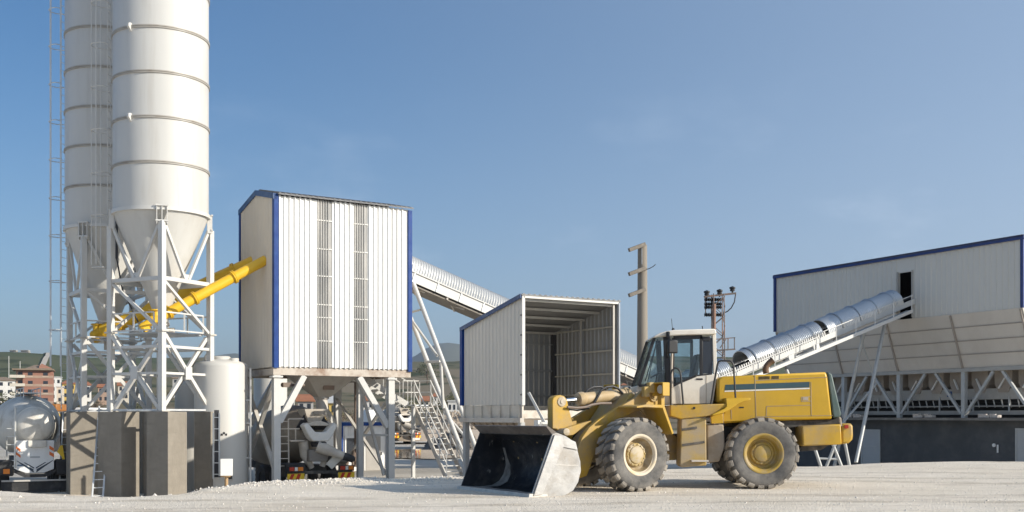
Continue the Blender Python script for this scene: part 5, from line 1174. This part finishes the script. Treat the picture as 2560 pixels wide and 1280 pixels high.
m.beam((-.70,.02,.9), (-.68,.05,3.2), .05, .05); m.beam((-1.0,.2,1.0), (-.7,.1,1.0), .04, .04)
for k in range(5): m.beam((-.96,.2,1.2+k*.3), (-.70,.1,1.2+k*.3), .03, .03)
m.build('ladder', mat('pale ladder', (.6,.6,.57), .5), tk, smooth=0)
m = MB(); m.box((0,3.4,3.76), .55, 4.2, .04)
for s in (-1, 1): m.beam((.30*s,1.3,3.95), (.30*s,5.4,3.95), .035, .035); [m.beam((.30*s,y,3.6), (.30*s,y,3.95), .03, .03) for y in (1.4,2.8,4.2,5.3)]
m.build('catwalk', M_galv, tk, smooth=0)
tp = P(88, 1040, 39.5); tp.z = -1.06; tk.scale = (.945,)*3; tk.location = tp; tk.rotation_euler = (0, 0, A-R(4))
# yellow digger and white box truck behind the tanker
dg = thing('yellow_digger', 'yellow digger half hidden behind the cement tanker with brown counterweight', 'digger', P(110,1120,56))
m = MB(); a = P(48,1010,56); b = P(142,1029,56); m.box((a+b)/2+V((0,.8,-.0)), b.x-a.x, 1.6, a.z-b.z); m.build('body', mat('rust brown machine paint', (.30,.12,.025), .6, 0, .2, 2), dg, bevel=.08)
m = MB(); m.box(P(123,1024,55.2), .12, .2, .62); m.tube([P(118,1028,55),P(134,1032,55),P(146,1046,55),P(150,1062,55)], [.16,.2,.18,.14], 10); m.build('arm', M_yel, dg)
for q in (P(25,1012,55.5), P(45,1011,55.5)): MB().lathe(q, Z, [(.10,-.25),(.10,.12),(.05,.2),(0,.2)], 12).build('work_lamp', M_ylw, dg)
MB().box(P(95,1090,56.6), 2.0, 2.4, 1.6).build('undercarriage', M_dark, dg, bevel=.1)
bt = thing('box_truck', 'white box truck with blue marking glimpsed between tanker and concrete piers', 'truck', P(160,1130,58))
a = P(140,1019,58); b = P(190,1082,58)
m = MB(); m.box((a+b)/2+V((.3,1.8,0)), b.x-a.x+.6, 3.6, a.z-b.z); m.build('cargo_box', M_elbox, bt, bevel=.03)
m = MB()
for k, (x0, x1, yy) in enumerate(((150,170,1030),(148,168,1035),(152,172,1040))): m.beam(P(x0,yy+1,57.98), P(x1,yy-2,57.98), .01, .06, V((0,1,0)))
m.build('blue_marking', M_blue, bt, smooth=0)
for s in (0, 1): m = MB(); m.lathe(P(146+40*s,1098,58.6), V((1,0,0)), [(0,0),(.5,0),(.5,.3),(0,.3)], 20); m.build('wheel', M_dark, bt)
# ------------------------------------------------------------------ site cabin
K0 = P(851, 1040, 48.0); K0.z = 0
def K(u, v, z): return K0+U*u+N*v+Z*z
KB, KT = -.86, 1.33; KW = 2.25
cb = thing('site_cabin', 'small white panelled site cabin with blue frame behind the batching house legs', 'cabin', K(1,1,KB))
m = MB(); m.box(K(KW/2,1.6,(KB+KT)/2), KW-.06, 3.2, KT-KB-.1, U, N); m.ribs(K(.1,.0,0), U, -N, KW-.2, KB+.1, KT-.12, .20, .015, .03, .015); m.build('wall', M_white, cb, smooth=0)
for nm, u, z, sx, sz in (('corner_post',.03,(KB+KT)/2,.14,KT-KB),('corner_post',KW-.03,(KB+KT)/2,.12,KT-KB),('roof_beam',KW/2,KT-.03,KW+.08,.15),('floor_beam',KW/2,KB+.05,KW+.08,.12)):
    MB().box(K(u,-.02,z), sx, .12, sz, U, N).build(nm, M_blue, cb, smooth=0)
wf = MB().box(K(.47,-.03,.30), .56, .06, .98, U, N).build('window', M_elbox, cb, smooth=0); MB().box(K(.47,-.065,.30), .42, .02, .78, U, N).build('pane', M_pane, wf, smooth=0)
df = MB().box(K(1.56,-.03,.0), .92, .06, 1.85, U, N).build('door', M_elbox, cb, smooth=0); MB().box(K(1.52,-.07,.0), .70, .02, 1.72, U, N).build('door_leaf', mat('grey door leaf', (.38,.355,.32), .6), df, smooth=0); MB().box(K(1.90,-.085,.0), .05, .03, .14, U, N).build('handle', M_dark, df, smooth=0)
MB().box(K(KW/2,1.6,KT+.03), KW-.02, 3.3, .05, U, N).build('roof', M_galvsh, cb, smooth=0)
MB().box(K(1.5,-.35,KB+.02), .8, .5, .1, U, N).build('doorstep', M_frame2, cb, smooth=0)
m = MB(); a = P(634,1040,43.5); b = P(668,1040,42.8); d = (b-a).normalized(); d.z = 0; m.box(V(((a.x+b.x)/2,(a.y+b.y)/2,-.1)), .62, .05, 2.0, d, V((-d.y,d.x,0)))
for k in range(11): m.box(V(((a.x+b.x)/2,(a.y+b.y)/2-.05,-1.0+k*.18)), .62, .06, .07, d, V((-d.y,d.x,0)))
tag(m.build('sheet_stack', mat('brown corrugated sheet', (.16,.135,.11), .8, 0, .2, 3), None, at=P(650,1165,43), smooth=0), 'dark brown ribbed sheet panel standing behind the left batching house legs', 'panel')
# ------------------------------------------------------------------ yard: heaps, puddle, street lamps
M_rock = mat('brown broken rock', (.30,.245,.19), .95, 0, .35, 5, (.45,.40,.34), .6, 3)
M_tan = mat('tan spoil', (.46,.38,.30), .95, 0, .15, 2)
heap('rubble_heap', P(1128,1056,82)+V((0,0,-.3)), 2.6, 2.2, 1.15, M_rock, 'brown heap of broken rock behind the staircase', 22, .3, 'heap', 120)
heap('rubble_heap', P(1165,1062,78)+V((0,0,-.2)), 3.2, 2.0, 1.1, M_rock, 'brown rock heap just left of the hopper post', 22, .3, 'heap', 120)
heap('rubble_heap', P(1140,1105,66)+V((0,0,-.3)), 2.0, 1.6, 1.15, mat('dark spoil', (.13,.115,.10), .95, 0, .3, 5), 'low dark spoil heap beyond the foot of the staircase', 22, .3, 'heap', 60)
heap('spoil_bank', P(1080,1092,96)+V((0,0,-.2)), 11, 3, 1.35, M_tan, 'long tan spoil bank across the yard behind the far mixer truck', 30, .18, 'heap')
heap('gravel_heap', P(585,1222,29.5)+V((0,0,-.45)), 1.2, .8, .42, M_grav, 'small pale gravel heap at the foot of the near white water tank', 26, .35, 'heap', 60)
pm_ = bpy.data.materials.new('puddle water'); pm_.use_nodes = True; b_ = pm_.node_tree.nodes['Principled BSDF']; b_.inputs['Base Color'].default_value = (.16,.14,.115,1); b_.inputs['Roughness'].default_value = .06
m = MB(); c = P(1040,1040,69); c.z = -.665
pts = [c+V((math.cos(k*.314)*(5.2+math.sin(k*1.7)*.9), math.sin(k*.314)*(9+math.cos(k*2.3)*1.2), 0)) for k in range(20)]
m.add(pts, [tuple(range(20))]); m.build('puddle', pm_, smooth=0, kind='structure')
# ------------------------------------------------------------------ hills and mountains
def hz_(x, y):
    a = 1280+F*x/max(y, 50)
    rid = 84+4*math.sin(a*.004+1)+(4 if a < 150 else 0)
    z = -1.1+rid*sst(140, 1750, y)*(1-.9*sst(1750, 2600, y))
    z += sst(300, 900, y)*(mnoise.noise(V((x*.004, y*.004, 2)))*7+mnoise.noise(V((x*.012, y*.012, 7)))*2.2)
    return z
def hills_mat():
    m = bpy.data.materials.new('patchy hillside'); m.use_nodes = True; n, l = m.node_tree.nodes, m.node_tree.links
    b = n['Principled BSDF']; b.inputs['Roughness'].default_value = 1; b.inputs['Specular IOR Level'].default_value = .1
    tc = n.new('ShaderNodeTexCoord')
    def tex(tp, sc, st):
        mp = n.new('ShaderNodeMapping'); mp.inputs['Scale'].default_value = st; mp.inputs['Rotation'].default_value = (0,0,.3); l.new(tc.outputs['Object'], mp.inputs[0])
        t = n.new(tp); t.inputs['Scale'].default_value = sc; l.new(mp.outputs[0], t.inputs['Vector']); return t
    v = tex('ShaderNodeTexVoronoi', .0055, (1,.55,0)); sx = n.new('ShaderNodeSeparateColor'); l.new(v.outputs['Color'], sx.inputs[0])
    r = n.new('ShaderNodeValToRGB'); r.color_ramp.interpolation = 'CONSTANT'
    cols = [(0,(.135,.125,.075)),(.2,(.19,.155,.105)),(.38,(.085,.10,.05)),(.55,(.155,.135,.085)),(.7,(.105,.112,.062)),(.85,(.20,.165,.115))]
    while len(r.color_ramp.elements) < len(cols): r.color_ramp.elements.new(.5)
    for e, (p, c) in zip(r.color_ramp.elements, cols): e.position = p; e.color = (*c, 1)
    l.new(sx.outputs[0], r.inputs[0])
    t = tex('ShaderNodeTexNoise', .03, (1,.6,1)); t.inputs['Detail'].default_value = 8
    rr = n.new('ShaderNodeValToRGB'); rr.color_ramp.elements[0].position = .54; rr.color_ramp.elements[1].position = .63; l.new(t.outputs[0], rr.inputs[0])
    x = n.new('ShaderNodeMix'); x.data_type = 'RGBA'; l.new(rr.outputs[0], x.inputs[0]); l.new(r.outputs[0], x.inputs[6]); x.inputs[7].default_value = (.05,.06,.03,1)
    l.new(x.outputs[2], b.inputs['Base Color']); return m
ys = [140+12*k for k in range(20)]+[380+25*k for k in range(26)]+[1030+50*k for k in range(34)]
xs = [-2600+40*k for k in range(131)]
grid(xs, ys, hz_).build('hills', hills_mat(), smooth=180, kind='structure')
def mz(x, y):
    a = 1280+F*x/y
    r = 330+138*math.exp(-((a-1112)/75)**2)+75*math.exp(-((a-570)/90)**2)+70*math.exp(-((a-1260)/110)**2)+60*math.exp(-((a-60)/240)**2)+mnoise.noise(V((a*.012,0,1)))*26
    return -5+r*sst(5600, 7000, y)*(1-.8*sst(7000, 8600, y))*(1+.06*mnoise.noise(V((x*.002, y*.002, 3))))
grid([-4600+70*k for k in range(131)], [5600+100*k for k in range(31)], mz).build('mountains', mat('far mountain scrub', (.11,.115,.075), 1, 0, .2, .002), smooth=180, kind='structure')
# pale track winding up the hill
m = MB(); tr_ = [(98,916,880),(106,910,980),(120,903,1120),(122,898,1280),(110,893,1480),(96,890,1680)]
pts = []
for i in range(len(tr_)-1):
    for k in range(8): t = k/8; a, b = tr_[i], tr_[i+1]; px, Y = a[0]+(b[0]-a[0])*t, a[2]+(b[2]-a[2])*t; x = (px-1280)*Y/F; pts.append(V((x, Y, hz_(x, Y)+1.6)))
vs = []
for p in pts: vs += [p-V((2.6,0,0)), p+V((2.6,0,0))]
m.add(vs, [(2*i,2*i+1,2*i+3,2*i+2) for i in range(len(pts)-1)]); m.build('dirt_track', mat('pale track', (.52,.46,.38), 1), smooth=0, kind='structure')
# ------------------------------------------------------------------ the town at the foot of the hill
M_roofo = mat('orange roof tile', (.34,.14,.07), .8, 0, .15, .6); M_roofb = mat('brown roof', (.24,.18,.13), .8, 0, .15, .6); M_roofw = mat('pale roof sheet', (.52,.52,.50), .6, 0, .1, .4)
def wallm(nm, c): return mat('render '+nm, c, .85, 0, .08, .3)
def town_house(px0, px1, pe, Y, depth, wallmat, roofmat, roof, label, floors, cols, rh=1.6, base=None, name='town_house', group='houses of the distant town', cat='house', yaw=0.0):
    a = P(px0, pe, Y); b = P(px1, pe, Y); w = b.x-a.x; zt = a.z; cxm = (a.x+b.x)/2; zb = hz_(cxm, Y)-1.5 if base is None else base
    root = thing(name, label, cat, (cxm, Y, zb), group)
    m = MB(); m.box((cxm, Y+depth/2, (zt+zb)/2), w, depth, zt-zb); m.build('wall', wallmat, root, smooth=0)
    m = MB(); e = .5
    x0, x1, y0, y1 = a.x-e, b.x+e, Y-e, Y+depth+e
    if roof == 'hip':
        i = min(w, depth)*.42; m.add([V((x0,y0,zt)),V((x1,y0,zt)),V((x1,y1,zt)),V((x0,y1,zt)),V((x0+i,Y+depth/2,zt+rh)),V((x1-i,Y+depth/2,zt+rh)),V((x0,y0,zt-.25)),V((x1,y0,zt-.25)),V((x1,y1,zt-.25)),V((x0,y1,zt-.25))], [(0,1,5,4),(1,2,5),(2,3,4,5),(3,0,4),(0,6,7,1),(1,7,8,2),(2,8,9,3),(3,9,6,0),(6,9,8,7)])
    elif roof == 'gable':
        m.prism([(y0,zt-.1),(Y+depth/2,zt+rh),(y1,zt-.1),(y1,zt-.35),(y0,zt-.35)], lambda p, q, d: V((d, p, q)), x0, x1)
    else: m.box((cxm, Y+depth/2, zt+.2), w+.5, depth+.5, .4)
    m.build('roof', roofmat, root, smooth=0)
    fh = 3.0
    for f in range(floors):
        zc = zt-1.5-f*fh
        for c in range(cols):
            xc = a.x+w*(c+.5)/cols; MB().box((xc, Y-.03, zc), min(1.5, w/cols*.45), .10, 1.35).build('window', M_pane, root, smooth=0)
    root.rotation_euler = (0, 0, math.atan2(-cxm, Y)*.92)
    return root, a, b, zt, zb
Wc, Ww, Wy, Wp, Wg, Wr = wallm('cream', (.60,.55,.46)), wallm('white', (.72,.70,.66)), wallm('yellow', (.66,.46,.13)), wallm('pink', (.38,.265,.20)), wallm('grey', (.42,.41,.39)), wallm('red', (.32,.16,.115))
# red apartment block with balconies
Ya = 390.0
ra, a, b, zt, zb = town_house(60, 130, 925, Ya, 12, Wr, M_roofb, 'hip', 'red and salmon five-storey apartment block with balconies in the town', 4, 2, 2.0, name='apartment_block', cat='apartment block')
m = MB(); x0 = P(44,925,Ya).x; m.box(((x0+a.x)/2, Ya+6.5, (zt+zb)/2), a.x-x0, 10, zt-zb); m.build('wing', Wp, ra, smooth=0)
for f in range(5):
    z = zt-2.3-f*2.98
    MB().box(((x0+a.x)/2-.6, Ya+.6, z), a.x-x0+2.6, 2.2, 1.0).build('balcony', Wc, ra, smooth=0); MB().box(((a.x+b.x)/2, Ya-.05, z-.1), b.x-a.x, .12, .9).build('band', Wp, ra, smooth=0)
for f in range(5):
    z = zt-1.5-f*2.98
    for xf in (.22, .74): MB().box((a.x+(b.x-a.x)*xf, Ya-.12, z-.82), 2.0, .2, .14).build('sill', Wc, ra, smooth=0)
    MB().box(((x0+a.x)/2+.4, Ya+1.46, z-.1), 1.6, .1, 1.7).build('window', M_pane, ra, smooth=0)
m = MB(); xa, xb = P(36,0,Ya).x, P(132,0,Ya).x; m.box(((xa+xb)/2, Ya+5.5, zt+.15), xb-xa, 14, .5); m.build('eaves', M_roofb, ra, smooth=0)
m = MB(); xa, xb = P(97,0,Ya).x, P(126,0,Ya).x; m.prism([(xa,zt+.4),(xb,zt+.4),(xb,zt+.8),((xa+xb)/2-1.2,zt+2.4),(xa,zt+1.4)], lambda p, q, d: V((p, d, q)), Ya+2, Ya+8); m.build('attic', Wr, ra, smooth=0)
TH_ = [(-30,34,950,430,Ww,M_roofb,'hip','white house with low roof at the left edge of the town',3,3,1.3,0),(128,152,944,440,Ww,M_roofw,'flat','white balconied flats just right of the red apartment block',4,2,1,0),
(157,188,958,420,Wy,M_roofo,'hip','yellow house with brown roof beside the silo legs',4,2,1.4,0),(142,158,968,400,Wc,M_roofw,'flat','cream flats between the white flats and the yellow house',3,1,1,0),
(296,322,962,430,Wc,M_roofo,'gable','cream house with orange roof seen through the silo frame',3,2,1.5,0),(326,352,970,440,Ww,M_roofw,'flat','white flats seen through the silo frame',3,2,1,0),(432,462,945,520,Wg,M_roofb,'hip','grey house half hidden by the shaded tank',3,2,1.4,0),
(204,226,962,450,Ww,M_roofo,'hip','white house with orange roof behind the rear silo legs',3,2,1.4,0),(246,270,966,410,Wp,M_roofo,'gable','pink house behind the rear silo legs',3,2,1.5,0),
(745,782,1000,250,Wg,M_roofo,'gable','low grey house with bright orange roof left of the weigh hopper',1,2,1.4,0),(812,840,1004,230,Wy,M_roofw,'gable','yellow house seen just right of the weigh hopper',2,2,1.3,0),
(905,935,1000,330,Ww,M_roofo,'hip','white house with orange roof behind the batching house legs',2,2,1.4,0),(1050,1074,1000,360,Wc,M_roofo,'gable','cream house with orange roof beyond the stair landing',2,2,1.4,0),
(1082,1104,990,420,Ww,M_roofo,'hip','white house with orange hipped roof beyond the staircase',2,2,1.5,0),(1120,1152,1004,300,Ww,M_roofw,'flat','long low white shed left of the hopper shelter',1,3,1,0),(1000,1030,1006,340,Ww,M_roofw,'flat','low white shed above the far mixer truck',1,3,1,0),
(1554,1580,962,480,Ww,M_roofo,'hip','white house between shelter and utility pole',2,2,1.3,0),(1700,1724,968,430,Wc,M_roofo,'gable','cream house seen through the loader cab',2,2,1.3,0)]
for px0, px1, pe, Y, wm, rm, rf, lbl, fl_, co, rh, _ in TH_: town_house(px0, px1, pe, Y, 9, wm, rm, rf, lbl, fl_, co, rh)
for px0, px1, lbl in ((24,43,'unfinished grey house on the skyline, the left one of the pair'),(51,74,'unfinished grey house on the skyline, the right one of the pair')):
    Y = 1560; x = (px0-1280)*Y/F; zb = hz_(x, Y)-2; root = thing('hilltop_house', lbl, 'house', (x, Y, zb), 'houses on the hilltop'); w = (px1-px0)*Y/F; zt_ = 1.65+(1040-876)*Y/F
    for k in range(3): MB().box((x+w/2, Y, zt_-k*2.6), w*(1-.1*(k == 0)), 8, .7).build('floor_slab', Wg, root, smooth=0)
    MB().box((x+w/2, Y+1.5, (zt_+zb)/2), w*.86, 5, zt_-zb).build('wall', wallm('dim', (.30,.28,.25)), root, smooth=0)
# street lamps and power poles
M_pole = mat('pale lamp post', (.55,.54,.50), .5)
for px, pt, Y, lbl in ((840,972,120,'pale street lamp with round head right of the weigh hopper'),(902,948,140,'tall bare post seen between the batching house legs'),(735,985,150,'short post left of the weigh hopper beyond the mixer drum'),(22,890,700,'power pole high on the hillside at the left edge'),(50,903,520,'power pole on the hillside above the red apartment block')):
    q = P(px, pt, Y); zb = (hz_(q.x, Y) if Y > 150 else -.9)-.3; root = thing('lamp_post', lbl, 'post', (q.x, Y, zb)); r = max(.07, Y*.00032)
    MB().tube([V((q.x,Y,zb)), q], [r*1.3, r], 8).build('pole', M_pole, root)
    if px == 840:
        m = MB(); [m.lathe(q+V((dx,0,-.1)), Z, [(0,-.15),(.22,-.05),(.14,.16),(0,.2)], 10) for dx in (-.38,.38,0)]; m.beam(q+V((-.4,0,-.12)), q+V((.4,0,-.12)), .06, .06); m.build('lamp_head', M_elbox, root)
# trees: trunk and a loose crown of small leaf faces
M_leaf = [mat('dark scrub leaves', (.055,.062,.03), .9, 0, .4, .8), mat('olive scrub leaves', (.10,.095,.045), .9, 0, .4, .8), mat('bare brown twigs', (.13,.10,.07), .9, 0, .3, .8)]
M_trunk = mat('tree bark', (.12,.09,.065), .9)
def tree(px, Y, hgt, w, lm, label, seed):
    rnd = random.Random(seed); x = (px-1280)*Y/F; zb = (hz_(x, Y) if Y > 150 else gz(x, Y))-.2
    root = thing('tree', label, 'tree', (x, Y, zb), 'trees of the town'); o = V((x, Y, zb))
    m = MB(); m.tube([o, o+V((.1,0,hgt*.4)), o+V((.0,.1,hgt*.75))], [hgt*.035, hgt*.025, hgt*.01], 6)
    for k in range(5): t = rnd.uniform(.25,.6); m.tube([o+Z*(hgt*t), o+V((rnd.uniform(-.4,.4)*w, rnd.uniform(-.4,.4)*w, hgt*(t+.28)))], [hgt*.014, hgt*.005], 5)
    m.build('trunk', M_trunk, root); m = MB()
    cl = [(V((rnd.uniform(-.36,.36)*w, rnd.uniform(-.36,.36)*w, hgt*rnd.uniform(.35,.88))), rnd.uniform(.14,.27)*w) for k in range(9)]
    for k in range(520):
        c, r = rnd.choice(cl); d = V((rnd.gauss(0,1), rnd.gauss(0,1), rnd.gauss(0,.8))).normalized(); p = o+c+d*(r*rnd.random()**.5); s = hgt*rnd.uniform(.022,.05)
        a = V((rnd.gauss(0,1), rnd.gauss(0,1), rnd.gauss(0,1))).normalized(); b = a.orthogonal().normalized()
        m.add([p-a*s, p+b*s*.6, p+a*s, p-b*s*.6], [(0,1,2,3)])
    m.build('crown', lm, root, smooth=0)
TR = [(8,300,7,8,0,'dark bushy tree at the left edge below the white house'),(30,330,5,6,2,'brown bare tree between the white house and the red block'),(146,300,4,5,1,'olive tree in front of the flats beside the red block'),(190,280,5,5,0,'dark tree just right of the yellow house'),(238,300,5,6,2,'brown tree seen between the rear silo legs'),(338,260,5,6,0,'dark tree seen through the front silo frame'),
(420,420,7,8,1,'olive tree left of the shaded tank'),(716,230,4.5,6,2,'brown bare tree right of the bright far tank'),(790,210,4,6,2,'bare scrub tree behind the mixer hopper'),(825,200,3.6,6,2,'bare scrub tree under the yellow house'),(858,215,4.2,6,1,'olive scrub tree left of the cabin roof'),(880,190,3.4,5,2,'brown scrub tree above the cabin roof'),(930,260,5,6,0,'dark tree between the batching house right legs'),
(1005,300,6,8,1,'olive tree beside the low white shed'),(1045,310,5,6,0,'dark tree beyond the stair landing'),(1112,330,6,8,1,'olive tree beyond the white conveyor leg'),(1140,380,8,9,0,'dark tree left of the hopper shelter'),(1068,700,14,18,0,'dark tree clump on the green field'),(1590,500,8,10,0,'dark tree beside the utility pole'),(1745,420,7,9,0,'dark tree seen through the cab window')]
for i, (px, Y, h_, w, k, lb_) in enumerate(TR): tree(px, Y, h_, w, M_leaf[k], lb_, 100+i)
# ------------------------------------------------------------------ haze
hm = bpy.data.materials.new('air haze'); hm.use_nodes = True; nt = hm.node_tree; nt.nodes.clear()
out = nt.nodes.new('ShaderNodeOutputMaterial'); pv = nt.nodes.new('ShaderNodeVolumePrincipled'); pv.inputs['Color'].default_value = (.86,.92,1,1); pv.inputs['Density'].default_value = .00010; pv.inputs['Anisotropy'].default_value = .5
nt.links.new(pv.outputs[0], out.inputs['Volume'])
hb = MB().box((0, 500, 260-3.2), 26000, 26000, 520).build('haze', hm, smooth=0, kind='stuff'); tag(hb, 'pale blue haze filling the air toward the mountains', 'haze', kind='stuff')
